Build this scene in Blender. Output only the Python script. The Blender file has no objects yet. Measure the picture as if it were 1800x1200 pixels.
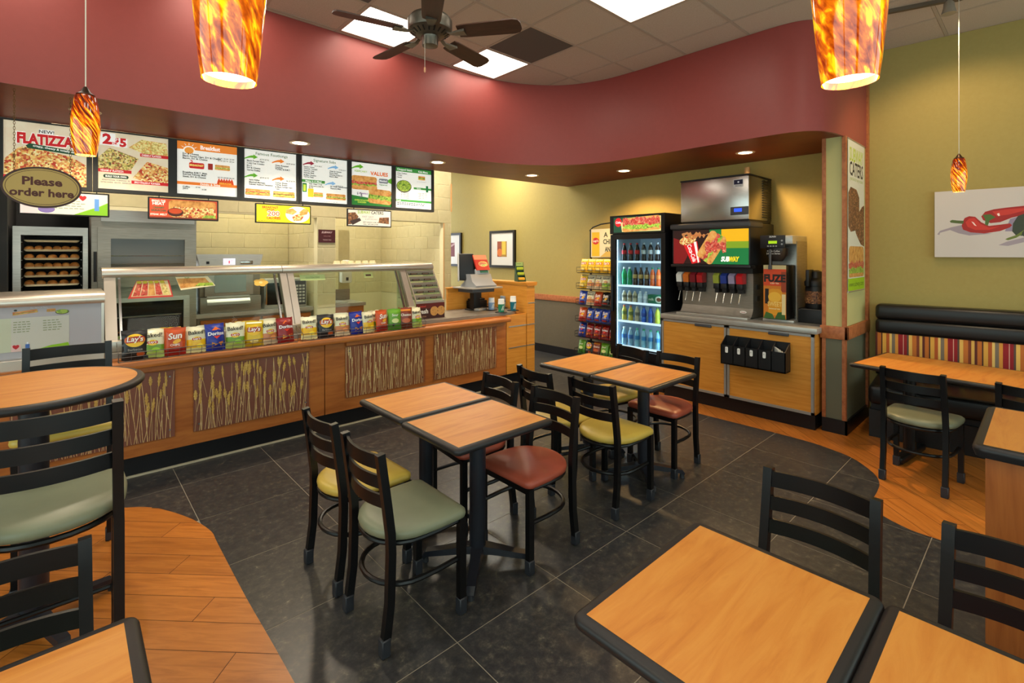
import bpy, bmesh, math, random
from math import sin, cos, pi, radians, atan2, sqrt
from mathutils import Vector, Matrix
from mathutils.geometry import delaunay_2d_cdt

random.seed(7)
def nth(k, n):
    if k == 0: return 'leftmost'
    if k == n - 1: return 'rightmost'
    return ('second', 'third', 'fourth', 'fifth', 'sixth', 'seventh')[k - 1] + ' from left'
SC = bpy.context.scene
COL = SC.collection

# ---------------------------------------------------------------- camera
CAM_H, FPX = 1.62, 860.0
cam_d = bpy.data.cameras.new('camera')
cam = bpy.data.objects.new('camera', cam_d)
COL.objects.link(cam)
cam.location = (0, 0, CAM_H)
cam.rotation_euler = (pi / 2, 0, radians(47.6) - pi / 2)
cam_d.sensor_width = 36
cam_d.lens = FPX / 1800 * 36
cam_d.shift_y = -(600 - 446) / 1800
cam_d.clip_start = 0.02
SC.camera = cam

# ---------------------------------------------------------------- world, exposure
world = bpy.data.worlds.new('world')
SC.world = world
world.use_nodes = True
world.node_tree.nodes['Background'].inputs[0].default_value = (0.86, 0.93, 1.0, 1)
world.node_tree.nodes['Background'].inputs[1].default_value = 3.2
SC.view_settings.view_transform = 'Standard'
SC.view_settings.look = 'None'
SC.view_settings.gamma = 1.0
SC.view_settings.exposure = 0.0
SC.view_settings.use_curve_mapping = False
CEIL_E, KITCH_E, DOWN_W, PEND_W = 7.5, 38.0, 60.0, 7.0   # lamp strengths

# ---------------------------------------------------------------- materials
def lin(c):
    return tuple((v / 255 / 12.92) if v / 255 <= 0.04045 else ((v / 255 + 0.055) / 1.055) ** 2.4 for v in c)

MATS = {}
def mat(name, col=(128, 128, 128), rough=0.5, metal=0.0, emit=0.0, spec=0.5, coat=0.0, trans=0.0, alpha=1.0, ior=1.45):
    if name in MATS:
        return MATS[name]
    m = bpy.data.materials.new(name)
    m.use_nodes = True
    b = m.node_tree.nodes['Principled BSDF']
    c = lin(col) + (1,)
    b.inputs['Base Color'].default_value = c
    b.inputs['Roughness'].default_value = rough
    b.inputs['Metallic'].default_value = metal
    b.inputs['Specular IOR Level'].default_value = spec
    b.inputs['Coat Weight'].default_value = coat
    b.inputs['Transmission Weight'].default_value = trans
    b.inputs['Alpha'].default_value = alpha
    b.inputs['IOR'].default_value = ior
    if emit:
        b.inputs['Emission Color'].default_value = c
        b.inputs['Emission Strength'].default_value = emit
    MATS[name] = m
    return m

def nmat(name, stops, scale=(1, 1, 1), detail=4, kind='noise', rough=0.5, emit=0.0, bump=0.0, vary=0.0, coat=0.0, metal=0.0, distort=0.0, bumpscale=None, nscale=5.0, spec=0.5, rough_var=0.0, interp='LINEAR', nrough=0.6):
    """procedural material: noise / voronoi / wave through a colour ramp, in object space"""
    if name in MATS:
        return MATS[name]
    m = mat(name, (128, 128, 128), rough, metal, coat=coat, spec=spec)
    nt = m.node_tree
    N, L = nt.nodes, nt.links
    b = N['Principled BSDF']
    tc = N.new('ShaderNodeTexCoord')
    mp = N.new('ShaderNodeMapping')
    mp.inputs['Scale'].default_value = scale
    L.new(tc.outputs['Object'], mp.inputs['Vector'])
    vec = mp.outputs['Vector']
    if vary:
        oi = N.new('ShaderNodeObjectInfo')
        ad = N.new('ShaderNodeVectorMath'); ad.operation = 'MULTIPLY_ADD'
        cb = N.new('ShaderNodeCombineXYZ')
        L.new(oi.outputs['Random'], cb.inputs[0]); L.new(oi.outputs['Random'], cb.inputs[1]); L.new(oi.outputs['Random'], cb.inputs[2])
        L.new(cb.outputs[0], ad.inputs[0]); ad.inputs[1].default_value = (37, 61, 23); L.new(vec, ad.inputs[2])
        vec = ad.outputs[0]
    if kind == 'voronoi':
        t = N.new('ShaderNodeTexVoronoi'); t.inputs['Scale'].default_value = nscale
        L.new(vec, t.inputs['Vector'])
        sp = N.new('ShaderNodeSeparateColor'); L.new(t.outputs['Color'], sp.inputs[0])
        fac = sp.outputs[0]
    else:
        t = N.new('ShaderNodeTexNoise'); t.inputs['Scale'].default_value = nscale
        t.inputs['Detail'].default_value = detail; t.inputs['Distortion'].default_value = distort
        t.inputs['Roughness'].default_value = nrough
        L.new(vec, t.inputs['Vector'])
        fac = t.outputs[0]
    r = N.new('ShaderNodeValToRGB')
    r.color_ramp.interpolation = interp
    el = r.color_ramp.elements
    el[0].position, el[0].color = stops[0][0], lin(stops[0][1]) + (1,)
    el[1].position, el[1].color = stops[-1][0], lin(stops[-1][1]) + (1,)
    for p, c in stops[1:-1]:
        e = el.new(p); e.color = lin(c) + (1,)
    L.new(fac, r.inputs[0])
    out = r.outputs[0]
    if vary:
        mr = N.new('ShaderNodeMapRange'); L.new(oi.outputs['Random'], mr.inputs[0])
        mr.inputs[3].default_value = 1 - vary; mr.inputs[4].default_value = 1 + vary
        hs = N.new('ShaderNodeHueSaturation'); L.new(mr.outputs[0], hs.inputs['Value']); L.new(out, hs.inputs['Color'])
        out = hs.outputs[0]
    L.new(out, b.inputs['Base Color'])
    if rough_var:
        m2 = N.new('ShaderNodeMapRange'); L.new(fac, m2.inputs[0])
        m2.inputs[3].default_value = rough - rough_var; m2.inputs[4].default_value = rough + rough_var
        L.new(m2.outputs[0], b.inputs['Roughness'])
    if emit:
        L.new(out, b.inputs['Emission Color']); b.inputs['Emission Strength'].default_value = emit
    if bump:
        bp = N.new('ShaderNodeBump'); bp.inputs['Strength'].default_value = bump; bp.inputs['Distance'].default_value = 0.002
        L.new(fac, bp.inputs['Height']); L.new(bp.outputs[0], b.inputs['Normal'])
    return m

BLACK = mat('black_metal', (11, 11, 13), 0.36, spec=0.45)
BLKPL = mat('black_plastic', (20, 20, 23), 0.45)
GREYPL = mat('grey_plastic', (70, 70, 74), 0.45)
RUBBER = mat('rubber_edge', (34, 32, 33), 0.42)
GLIDE = mat('glide_plastic', (46, 48, 54), 0.4)
STEEL = nmat('brushed_steel', [(0.3, (164, 160, 154)), (0.7, (190, 186, 178))], (2, 2, 60), rough=0.36, metal=.5, nscale=4)
STEELD = nmat('dark_steel', [(0.3, (136, 128, 116)), (0.7, (160, 152, 140))], (2, 2, 50), rough=0.4, metal=.55, nscale=4)
CHROME = mat('chrome', (205, 205, 205), 0.15, 1.0)
SATIN = mat('satin_aluminium', (206, 198, 186), 0.33, 0.85)
WHITE = mat('white_plastic', (232, 231, 226), 0.4)
WIRE = mat('wire', (112, 108, 104), 0.35, 0.6)
GLASS = mat('clear_glass', (235, 245, 240), 0.02, trans=1.0, alpha=0.13, ior=1.1)
def glassmat(name, tint, a=0.1):
    m = bpy.data.materials.new(name); m.use_nodes = True
    nt = m.node_tree; N, L = nt.nodes, nt.links
    for n in list(N): N.remove(n)
    o = N.new('ShaderNodeOutputMaterial'); mx = N.new('ShaderNodeMixShader')
    t = N.new('ShaderNodeBsdfTransparent'); t.inputs[0].default_value = lin(tint) + (1,)
    g = N.new('ShaderNodeBsdfGlossy'); g.inputs['Roughness'].default_value = 0.03
    fr = N.new('ShaderNodeFresnel'); fr.inputs[0].default_value = 1.35
    ml = N.new('ShaderNodeMath'); ml.operation = 'MULTIPLY'; ml.inputs[1].default_value = a * 10
    L.new(fr.outputs[0], ml.inputs[0]); L.new(ml.outputs[0], mx.inputs[0]); L.new(t.outputs[0], mx.inputs[1]); L.new(g.outputs[0], mx.inputs[2]); L.new(mx.outputs[0], o.inputs[0])
    MATS[name] = m
    return m
PANE = glassmat('pane_glass', (236, 244, 238), 0.025)
ACRYL = glassmat('acrylic', (254, 253, 254), 0.03)
WOODC = nmat('cherry_laminate', [(0.25, (150, 82, 32)), (0.5, (176, 104, 46)), (0.75, (192, 120, 56))], (2.0, 30, 14), nscale=1.6, detail=5, rough=0.38, distort=0.4)
WOODT = nmat('table_laminate', [(0.22, (186, 108, 36)), (0.45, (208, 132, 52)), (0.62, (216, 144, 62)), (0.8, (198, 120, 44))], (1.2, 9, 9), nscale=2.2, detail=6, rough=0.42, distort=0.9, vary=0.04)
WOODH = nmat('honey_maple', [(0.25, (196, 124, 38)), (0.5, (214, 144, 54)), (0.8, (226, 160, 70))], (2.0, 2.0, 26), nscale=1.6, detail=5, rough=0.4, distort=0.5)
WOODR = nmat('red_oak_trim', [(0.3, (150, 84, 46)), (0.55, (176, 106, 62)), (0.8, (190, 122, 76))], (8, 8, 8), nscale=3, detail=5, rough=0.45)
PLANK = nmat('floor_plank', [(0.2, (148, 82, 26)), (0.45, (182, 108, 40)), (0.62, (198, 122, 50)), (0.82, (170, 96, 34))], (1.6, 16, 1), nscale=2.0, detail=6, rough=0.33, distort=0.8, vary=0.13)
TILE = nmat('slate_tile', [(0.30, (38, 38, 41)), (0.48, (54, 54, 56)), (0.57, (68, 66, 63)), (0.64, (92, 88, 80)), (0.74, (150, 143, 128))], (1, 1, 1), nscale=24, detail=14, rough=0.31, vary=0.08, bump=0.10, rough_var=0.07, distort=0.2, nrough=.74)
GROUT = mat('grout', (150, 143, 128), 0.8)
OLIVE = nmat('olive_paint', [(0.3, (164, 146, 82)), (0.7, (168, 150, 86))], nscale=30, rough=0.7)
TAUPE = nmat('taupe_paint', [(0.3, (100, 92, 74)), (0.7, (104, 96, 78))], nscale=30, rough=0.65)
SAGE = mat('sage_paint', (190, 184, 124), 0.7)
REDP = nmat('red_paint', [(0.3, (148, 66, 60)), (0.7, (152, 68, 62))], nscale=20, rough=0.42)
BROWNG = nmat('brown_soffit', [(0.3, (112, 46, 24)), (0.7, (128, 56, 28))], (2, 2, 2), nscale=2, rough=0.42, spec=.22)
CEILT = nmat('ceiling_tile', [(0.35, (186, 168, 148)), (0.65, (198, 182, 162))], nscale=160, rough=0.9, vary=0.03, bump=0.15)
CEILD = mat('ceiling_tile_dark', (96, 88, 80), 0.9)
TBAR = mat('ceiling_grid', (176, 160, 142), 0.6)
BLOCKM = nmat('block_paint', [(0.3, (192, 180, 138)), (0.7, (200, 188, 146))], nscale=14, rough=0.38, vary=0.03)
MORTAR = mat('mortar', (214, 204, 164), 0.7)
BASEB = mat('base_black', (13, 13, 18), 0.4)
VINYLB = mat('black_vinyl', (20, 19, 20), 0.36)
SEATG = nmat('green_vinyl', [(0.3, (120, 124, 100)), (0.7, (134, 137, 112))], nscale=3, rough=0.38)
SEATY = nmat('yellow_vinyl', [(0.3, (198, 166, 70)), (0.7, (210, 180, 84))], nscale=3, rough=0.38)
SEATR = nmat('red_vinyl', [(0.3, (158, 72, 52)), (0.7, (174, 84, 62))], nscale=3, rough=0.38)

def lampmat(name, col, s):
    m = bpy.data.materials.new(name); m.use_nodes = True
    N, L = m.node_tree.nodes, m.node_tree.links
    for n in list(N): N.remove(n)
    o = N.new('ShaderNodeOutputMaterial'); e = N.new('ShaderNodeEmission')
    e.inputs[0].default_value = lin(col) + (1,); e.inputs[1].default_value = s
    L.new(e.outputs[0], o.inputs[0]); MATS[name] = m
    return m
TROFF = lampmat('troffer_glow', (255, 244, 226), CEIL_E)
TROFK = lampmat('kitchen_glow', (255, 249, 232), KITCH_E)
DOWNM = lampmat('downlight_glow', (255, 228, 186), 14)
COOLM = lampmat('cooler_glow', (200, 226, 255), 26)

# ---------------------------------------------------------------- mesh building
class MB:
    def __init__(s):
        s.v, s.f, s.m = [], [], []
    def add(s, vs, fs, m=0):
        n = len(s.v)
        s.v += [tuple(p) for p in vs]
        s.f += [tuple(i + n for i in q) for q in fs]
        s.m += [m] * len(fs)
        return s
    def box(s, x0, x1, y0, y1, z0, z1, m=0):
        vs = [(x, y, z) for z in (z0, z1) for y in (y0, y1) for x in (x0, x1)]
        return s.add(vs, [(0, 2, 3, 1), (4, 5, 7, 6), (0, 1, 5, 4), (2, 6, 7, 3), (0, 4, 6, 2), (1, 3, 7, 5)], m)
    def rbox(s, x0, x1, y0, y1, z0, z1, r=0.01, seg=2, m=0):
        r = min(r, (x1 - x0) * .49, (y1 - y0) * .49, (z1 - z0) * .49)
        bm = bmesh.new(); bmesh.ops.create_cube(bm, size=1)
        for v in bm.verts:
            v.co = Vector(((x0 + x1) / 2 + v.co.x * (x1 - x0), (y0 + y1) / 2 + v.co.y * (y1 - y0), (z0 + z1) / 2 + v.co.z * (z1 - z0)))
        bmesh.ops.bevel(bm, geom=list(bm.edges), offset=r, segments=seg, profile=0.5, affect='EDGES')
        return s.bm(bm, m)
    def bm(s, bm, m=0, mtx=None):
        bm.verts.ensure_lookup_table(); bm.verts.index_update()
        s.add([(mtx @ v.co if mtx else v.co) for v in bm.verts], [[v.index for v in f.verts] for f in bm.faces], m)
        bm.free(); return s
    def cyl(s, p0, p1, r0, r1=None, n=16, m=0, cap=True):
        r1 = r0 if r1 is None else r1
        p0, p1 = Vector(p0), Vector(p1)
        a = (p1 - p0).normalized(); u = a.orthogonal().normalized(); w = a.cross(u)
        vs = [p0 + (u * cos(2 * pi * i / n) + w * sin(2 * pi * i / n)) * r0 for i in range(n)] + [p1 + (u * cos(2 * pi * i / n) + w * sin(2 * pi * i / n)) * r1 for i in range(n)]
        fs = [(i, (i + 1) % n, n + (i + 1) % n, n + i) for i in range(n)]
        if cap: fs += [tuple(range(n - 1, -1, -1)), tuple(range(n, 2 * n))]
        return s.add(vs, fs, m)
    def sweep(s, pts, prof, up=(0, 0, 1), m=0, closed=False, cap=True, scales=None):
        """profile (a,b) swept: a along side vector, b along local up"""
        pts = [Vector(p) for p in pts]; n, k = len(pts), len(prof); up = Vector(up)
        vs = []
        for i, p in enumerate(pts):
            if closed: t = pts[(i + 1) % n] - pts[i - 1]
            else: t = pts[min(i + 1, n - 1)] - pts[max(i - 1, 0)]
            t.normalize(); sd = t.cross(up)
            if sd.length < 1e-5: sd = t.orthogonal()
            sd.normalize(); uu = sd.cross(t); sc = scales[i] if scales else 1
            vs += [p + sd * a * sc + uu * b * sc for a, b in prof]
        fs = []
        for i in range(n if closed else n - 1):
            j = (i + 1) % n
            for q in range(k):
                fs.append((i * k + q, i * k + (q + 1) % k, j * k + (q + 1) % k, j * k + q))
        if cap and not closed: fs += [tuple(range(k - 1, -1, -1)), tuple((n - 1) * k + q for q in range(k))]
        return s.add(vs, fs, m)
    def tube(s, pts, r, n=8, m=0, closed=False, up=(0, 0, 1)):
        return s.sweep(pts, [(r * cos(2 * pi * i / n), r * sin(2 * pi * i / n)) for i in range(n)], up, m, closed)
    def lathe(s, prof, n=24, c=(0, 0, 0), m=0, cap=True):
        vs, fs = [], []
        for r, z in prof:
            vs += [(c[0] + r * cos(2 * pi * i / n), c[1] + r * sin(2 * pi * i / n), c[2] + z) for i in range(n)]
        for j in range(len(prof) - 1):
            fs += [(j * n + i, j * n + (i + 1) % n, (j + 1) * n + (i + 1) % n, (j + 1) * n + i) for i in range(n)]
        if cap and prof[0][0] > 1e-6: fs.append(tuple(range(n - 1, -1, -1)))
        if cap and prof[-1][0] > 1e-6: fs.append(tuple((len(prof) - 1) * n + i for i in range(n)))
        return s.add(vs, fs, m)
    def prism(s, poly, a0, a1, axis='z', m=0):
        n = len(poly)
        def P(p, a):
            return {'z': (p[0], p[1], a), 'y': (p[0], a, p[1]), 'x': (a, p[0], p[1])}[axis]
        vs = [P(p, a0) for p in poly] + [P(p, a1) for p in poly]
        fs = [tuple(range(n - 1, -1, -1)), tuple(range(n, 2 * n))] + [(i, (i + 1) % n, n + (i + 1) % n, n + i) for i in range(n)]
        return s.add(vs, fs, m)
    def rings(s, rings, m=0, capb=True, capt=True):
        k = len(rings[0]); vs = [p for r in rings for p in r]; fs = []
        for j in range(len(rings) - 1):
            fs += [(j * k + i, j * k + (i + 1) % k, (j + 1) * k + (i + 1) % k, (j + 1) * k + i) for i in range(k)]
        if capb: fs.append(tuple(range(k - 1, -1, -1)))
        if capt: fs.append(tuple((len(rings) - 1) * k + i for i in range(k)))
        return s.add(vs, fs, m)
    def ball(s, c, rx, ry=None, rz=None, n=12, m=0):
        ry = rx if ry is None else ry; rz = rx if rz is None else rz
        k = max(4, n // 2)
        rs = [[(c[0] + rx * sin(pi * j / k) * cos(2 * pi * i / n), c[1] + ry * sin(pi * j / k) * sin(2 * pi * i / n), c[2] - rz * cos(pi * j / k)) for i in range(n)] for j in range(1, k)]
        return s.rings(rs, m)
    def world(s, name, mats, parent, angle=38):
        p = parent.location; s.v = [(x - p.x, y - p.y, z - p.z) for x, y, z in s.v]
        return s.build(name, mats, parent, angle=angle)
    def mesh(s, name, mats, angle=38):
        me = bpy.data.meshes.new(name)
        me.from_pydata(s.v, [], s.f)
        for mt in (mats if isinstance(mats, (list, tuple)) else [mats]): me.materials.append(mt)
        me.polygons.foreach_set('material_index', s.m)
        bm = bmesh.new(); bm.from_mesh(me); bmesh.ops.recalc_face_normals(bm, faces=bm.faces); bm.to_mesh(me); bm.free()
        me.polygons.foreach_set('use_smooth', [True] * len(me.polygons))
        me.set_sharp_from_angle(angle=radians(angle))
        me.update()
        return me
    def build(s, name, mats, parent=None, loc=(0, 0, 0), rz=0.0, rot=None, angle=38):
        return obj(name, s.mesh(name, mats, angle), parent, loc, rz, rot)

def obj(name, me, parent=None, loc=(0, 0, 0), rz=0.0, rot=None):
    o = bpy.data.objects.new(name, me)
    COL.objects.link(o)
    o.location = loc
    o.rotation_euler = rot if rot else (0, 0, rz)
    o.parent = parent
    return o
def tag(o, label, cat, group=None):
    o['label'] = label; o['category'] = cat
    if group: o['group'] = group
    return o
def thing(name, label, cat, loc=(0, 0, 0), rz=0.0, group=None):
    o = obj(name, None, None, loc, rz)
    o.empty_display_size = 0.05
    return tag(o, label, cat, group)
def struct(o):
    o['kind'] = 'structure'; return o
def stuff(o):
    o['kind'] = 'stuff'; return o
KIDS = {}
def copy_tree(o, loc, rz=0.0, label=None, group=None, swap=None):
    def rec(x, par):
        c = x.copy(); COL.objects.link(c); c.parent = par
        if swap and x.name.split('.')[0] in swap and x.data:
            c.data = swap[x.name.split('.')[0]]
        for ch in list(x.children): rec(ch, c)
        return c
    c = rec(o, None); c.location = loc; c.rotation_euler = (0, 0, rz)
    if label: c['label'] = label
    if group: c['group'] = group
    return c

# ---------------------------------------------------------------- flat print (signs, packaging)
_TX = {}
def text_geo(s, bold=0.0, shear=0.0, res=2):
    key = (s, bold, shear, res)
    if key in _TX: return _TX[key]
    cu = bpy.data.curves.new('t', 'FONT'); cu.body = s; cu.size = 1; cu.align_x = 'CENTER'; cu.align_y = 'CENTER'
    cu.offset = bold; cu.shear = shear; cu.resolution_u = res
    ob = bpy.data.objects.new('t', cu)
    me = bpy.data.meshes.new_from_object(ob)
    vs = [(v.co.x, v.co.y) for v in me.vertices]; fs = [tuple(p.vertices) for p in me.polygons]
    bpy.data.objects.remove(ob); bpy.data.curves.remove(cu); bpy.data.meshes.remove(me)
    if vs:
        x0, x1 = min(v[0] for v in vs), max(v[0] for v in vs); y0, y1 = min(v[1] for v in vs), max(v[1] for v in vs)
        vs = [(x - (x0 + x1) / 2, y - (y0 + y1) / 2) for x, y in vs]
    else: x0 = x1 = y0 = y1 = 0
    _TX[key] = (vs, fs, x1 - x0, y1 - y0)
    return _TX[key]

FOODS = dict(
    pizza=([(0.0, (232, 214, 160)), (0.3, (226, 190, 110)), (0.5, (190, 92, 48)), (0.65, (170, 48, 34)), (0.8, (222, 176, 92)), (1.0, (120, 60, 30))], 75, 'voronoi'),
    veggie=([(0.0, (226, 208, 150)), (0.35, (196, 180, 92)), (0.5, (120, 120, 50)), (0.65, (150, 60, 44)), (0.8, (220, 190, 110)), (1.0, (70, 60, 40))], 85, 'voronoi'),
    cheese=([(0.0, (232, 214, 150)), (0.4, (216, 196, 120)), (0.7, (176, 160, 84)), (1.0, (208, 150, 80))], 85, 'voronoi'),
    bread=([(0.3, (168, 98, 40)), (0.5, (208, 148, 76)), (0.7, (226, 176, 104))], 22, 'noise'),
    meat=([(0.0, (176, 44, 36)), (0.4, (206, 92, 74)), (0.7, (150, 36, 28)), (1.0, (224, 150, 120))], 70, 'voronoi'),
    lettuce=([(0.0, (120, 160, 46)), (0.5, (176, 196, 76)), (1.0, (70, 110, 30))], 70, 'voronoi'),
    dark=([(0.0, (92, 60, 40)), (0.4, (140, 90, 56)), (0.7, (60, 38, 28)), (1.0, (186, 132, 84))], 80, 'voronoi'),
    cookie=([(0.3, (190, 128, 58)), (0.55, (214, 156, 84)), (0.68, (60, 34, 20))], 60, 'noise'),
    parch=([(0.3, (206, 190, 160)), (0.7, (226, 212, 184))], 6, 'noise'),
)
def pmat(c, emit=0.0, rough=0.5):
    if isinstance(c, str):
        st, sc, kd = FOODS[c]
        return nmat('print_%s_%g' % (c, emit), st, nscale=sc, kind=kd, rough=rough, emit=emit, detail=5, interp='LINEAR')
    return mat('print_%d_%d_%d_%g' % (c[0], c[1], c[2], emit), c, rough, emit=emit)

class Pr:
    """flat artwork in the local XZ plane, seen from -Y"""
    def __init__(s): s.items = []
    def poly(s, pts, c): s.items.append(([tuple(p) for p in pts], [tuple(range(len(pts)))], c)); return s
    def rect(s, x0, z0, x1, z1, c): return s.poly([(x0, z0), (x1, z0), (x1, z1), (x0, z1)], c)
    def ell(s, cx, cz, rx, rz, c, n=24, rot=0.0):
        return s.poly([(cx + rx * cos(a) * cos(rot) - rz * sin(a) * sin(rot), cz + rx * cos(a) * sin(rot) + rz * sin(a) * cos(rot)) for a in (2 * pi * i / n for i in range(n))], c)
    def text(s, t, cx, cz, h, c, w=None, bold=0.02, shear=0.0, rot=0.0, align='c', cap=None):
        vs, fs, tw, th = text_geo(t, bold, shear)
        if not vs: return s
        k = h / 0.73 if cap is None else h / th
        kx = k if w is None else w / tw
        if w is not None and kx > k * 1.6: kx = k * 1.6
        dx = 0 if align == 'c' else (tw * kx / 2 if align == 'l' else -tw * kx / 2)
        out = []
        for x, y in vs:
            X, Z = x * kx + dx, y * k
            out.append((cx + X * cos(rot) - Z * sin(rot), cz + X * sin(rot) + Z * cos(rot)))
        s.items.append((out, fs, c)); return s
    def bars(s, x0, x1, z, h, c, words=5, seed=0):
        """a line of copy too small to read"""
        rd = random.Random(seed * 91 + int(x0 * 997) + int(z * 991)); x = x0
        vs, fs = [], []
        for _ in range(words):
            w = (x1 - x0) / words * rd.uniform(0.45, 0.85)
            n = len(vs); vs += [(x, z), (x + w, z), (x + w, z + h), (x, z + h)]; fs.append((n, n + 1, n + 2, n + 3))
            x += w + (x1 - x0) / words * 0.2
        s.items.append((vs, fs, c)); return s
    def wavy(s, x0, x1, z0, z1, c, n=14, amp=0.25, seed=1):
        rd = random.Random(seed); h = z1 - z0
        top = [(x0 + (x1 - x0) * i / n, z1 + rd.uniform(-amp, amp) * h) for i in range(n + 1)]
        bot = [(x0 + (x1 - x0) * i / n, z0 + rd.uniform(-amp, amp) * h) for i in range(n, -1, -1)]
        return s.poly(top + bot, c)
    def rrect(s, x0, z0, x1, z1, r, c, n=5):
        pts = []
        for cx, cz, a0 in ((x1 - r, z1 - r, 0), (x0 + r, z1 - r, pi / 2), (x0 + r, z0 + r, pi), (x1 - r, z0 + r, 1.5 * pi)):
            pts += [(cx + r * cos(a0 + pi / 2 * i / n), cz + r * sin(a0 + pi / 2 * i / n)) for i in range(n + 1)]
        return s.poly(pts, c)
    def sub(s, cx, cz, w, h, fill='meat', rot=0.0, green='lettuce', seed=1):
        """a long filled sandwich"""
        q = Pr()
        q.rrect(-w / 2, -h / 2, w / 2, -h * .08, h * .2, 'bread')
        q.wavy(-w * .49, w * .49, -h * .2, h * .02, green, seed=seed)
        q.wavy(-w * .48, w * .48, -h * .08, h * .16, fill, seed=seed + 3)
        q.rrect(-w * .49, h * .08, w * .49, h / 2, h * .2, 'bread')
        return s.put(q, cx, cz, rot)
    def put(s, q, cx, cz, rot=0.0, k=1.0):
        for vs, fs, c in q.items:
            s.items.append(([(cx + (x * cos(rot) - z * sin(rot)) * k, cz + (x * sin(rot) + z * cos(rot)) * k) for x, z in vs], fs, c))
        return s
    def arrow(s, cx, cz, w, h, c):
        n = 8; o, i = [], []
        for q in range(n + 1):
            t = q / n; x = cx - w / 2 + w * .68 * t
            zc = cz - h * .35 + h * .5 * sin(t * pi * .55)
            th = h * (.10 + .16 * t)
            o.append((x, zc + th)); i.append((x, zc - th))
        xe, ze = o[-1][0], (o[-1][1] + i[-1][1]) / 2
        return s.poly(o + i[::-1], c).poly([(xe - w * .02, ze + h * .5), (cx + w / 2, ze - h * .02), (xe - w * .02, ze - h * .5)], c)
    def build(s, name, parent=None, y=-0.001, emit=0.0, fn=None, rough=0.5, step=1e-4, loc=(0, 0, 0), rz=0.0, rot=None):
        cs, b = [], MB()
        for k, (vs, fs, c) in enumerate(s.items):
            if c not in cs: cs.append(c)
            yy = y - k * step
            if fn and len(fs) == 1 and len(vs) > 3:      # rings, so that the piece follows a curved surface
                n = len(vs); cx = sum(p[0] for p in vs) / n; cz = sum(p[1] for p in vs) / n; Q = 5
                dense = []
                for i in range(n):
                    a, e = vs[i], vs[(i + 1) % n]; m = max(1, int(((a[0] - e[0]) ** 2 + (a[1] - e[1]) ** 2) ** .5 / .012))
                    dense += [(a[0] + (e[0] - a[0]) * q / m, a[1] + (e[1] - a[1]) * q / m) for q in range(m)]
                n = len(dense); vs = [(cx + (x - cx) * q / Q, cz + (z - cz) * q / Q) for q in range(1, Q + 1) for x, z in dense]
                fs = [tuple(range(n))] + [(q * n + i, q * n + (i + 1) % n, (q + 1) * n + (i + 1) % n, (q + 1) * n + i) for q in range(Q - 1) for i in range(n)]
            lift = .0016 if fn and len(fs) > 1 and not isinstance(c, str) and len(s.items[k][1]) > 1 else 0.0   # lettering bridges the curve
            b.add([(fn(x, z, k * step + lift) if fn else (x, yy, z)) for x, z in vs], fs, cs.index(c))
        me = bpy.data.meshes.new(name)
        me.from_pydata(b.v, [], b.f)
        for c in cs: me.materials.append(pmat(c, emit, rough))
        me.polygons.foreach_set('material_index', b.m); me.update()
        return obj(name, me, parent, loc, rz, rot)

def smooth_curve(pts, n=8):
    """Catmull-Rom through 2D points"""
    out = []
    P = [pts[0]] + list(pts) + [pts[-1]]
    for i in range(1, len(P) - 2):
        a, b, c, d = P[i - 1], P[i], P[i + 1], P[i + 2]
        for k in range(n):
            t = k / n
            out.append(tuple(0.5 * (2 * b[j] + (c[j] - a[j]) * t + (2 * a[j] - 5 * b[j] + 4 * c[j] - d[j]) * t * t + (3 * b[j] - a[j] - 3 * c[j] + d[j]) * t ** 3) for j in (0, 1)))
    out.append(tuple(pts[-1]))
    return out
def inside(p, poly):
    r = False; x, y = p; j = len(poly) - 1
    for i in range(len(poly)):
        if (poly[i][1] > y) != (poly[j][1] > y) and x < (poly[j][0] - poly[i][0]) * (y - poly[i][1]) / (poly[j][1] - poly[i][1]) + poly[i][0]: r = not r
        j = i
    return r

# ================================================================ STRUCTURE
CEIL = 3.62
SOFZ = 2.677
XB = 5.85          # drinks wall
X0, X1, Y0, Y1 = -2.4, 6.3, -2.5, 8.8

# ---- floor: slate tiles and herringbone-laid planks, cut on the curved seams
WL = smooth_curve([(0.64, Y0), (0.64, 0.5), (0.64, 1.92), (0.63, 2.55), (0.63, 3.13), (0.63, 3.29), (0.59, 3.47), (0.54, 3.61), (0.48, 3.74), (0.41, 3.86), (0.29, 3.97), (0.1, 4.07), (-0.2, 4.14), (-0.8, 4.18), (X0, 4.2)], 4) + [(X0, Y0)]
WR = smooth_curve([(3.8, Y0), (3.76, -0.6), (3.68, 0.1), (3.66, 0.46), (3.68, 0.58), (3.75, 0.7), (3.88, 0.77), (4.1, 0.785), (4.24, 0.80), (4.38, 0.85), (4.52, 0.95), (4.63, 1.07), (4.70, 1.24), (4.74, 1.42), (4.75, 1.9), (4.75, 2.6), (4.78, 2.9), (4.9, 3.1), (5.2, 3.2), (XB, 3.2)], 4) + [(XB, 1.3), (6.5, 1.1), (6.5, Y0)]
def bbox(poly): return min(p[0] for p in poly), max(p[0] for p in poly), min(p[1] for p in poly), max(p[1] for p in poly)
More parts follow.
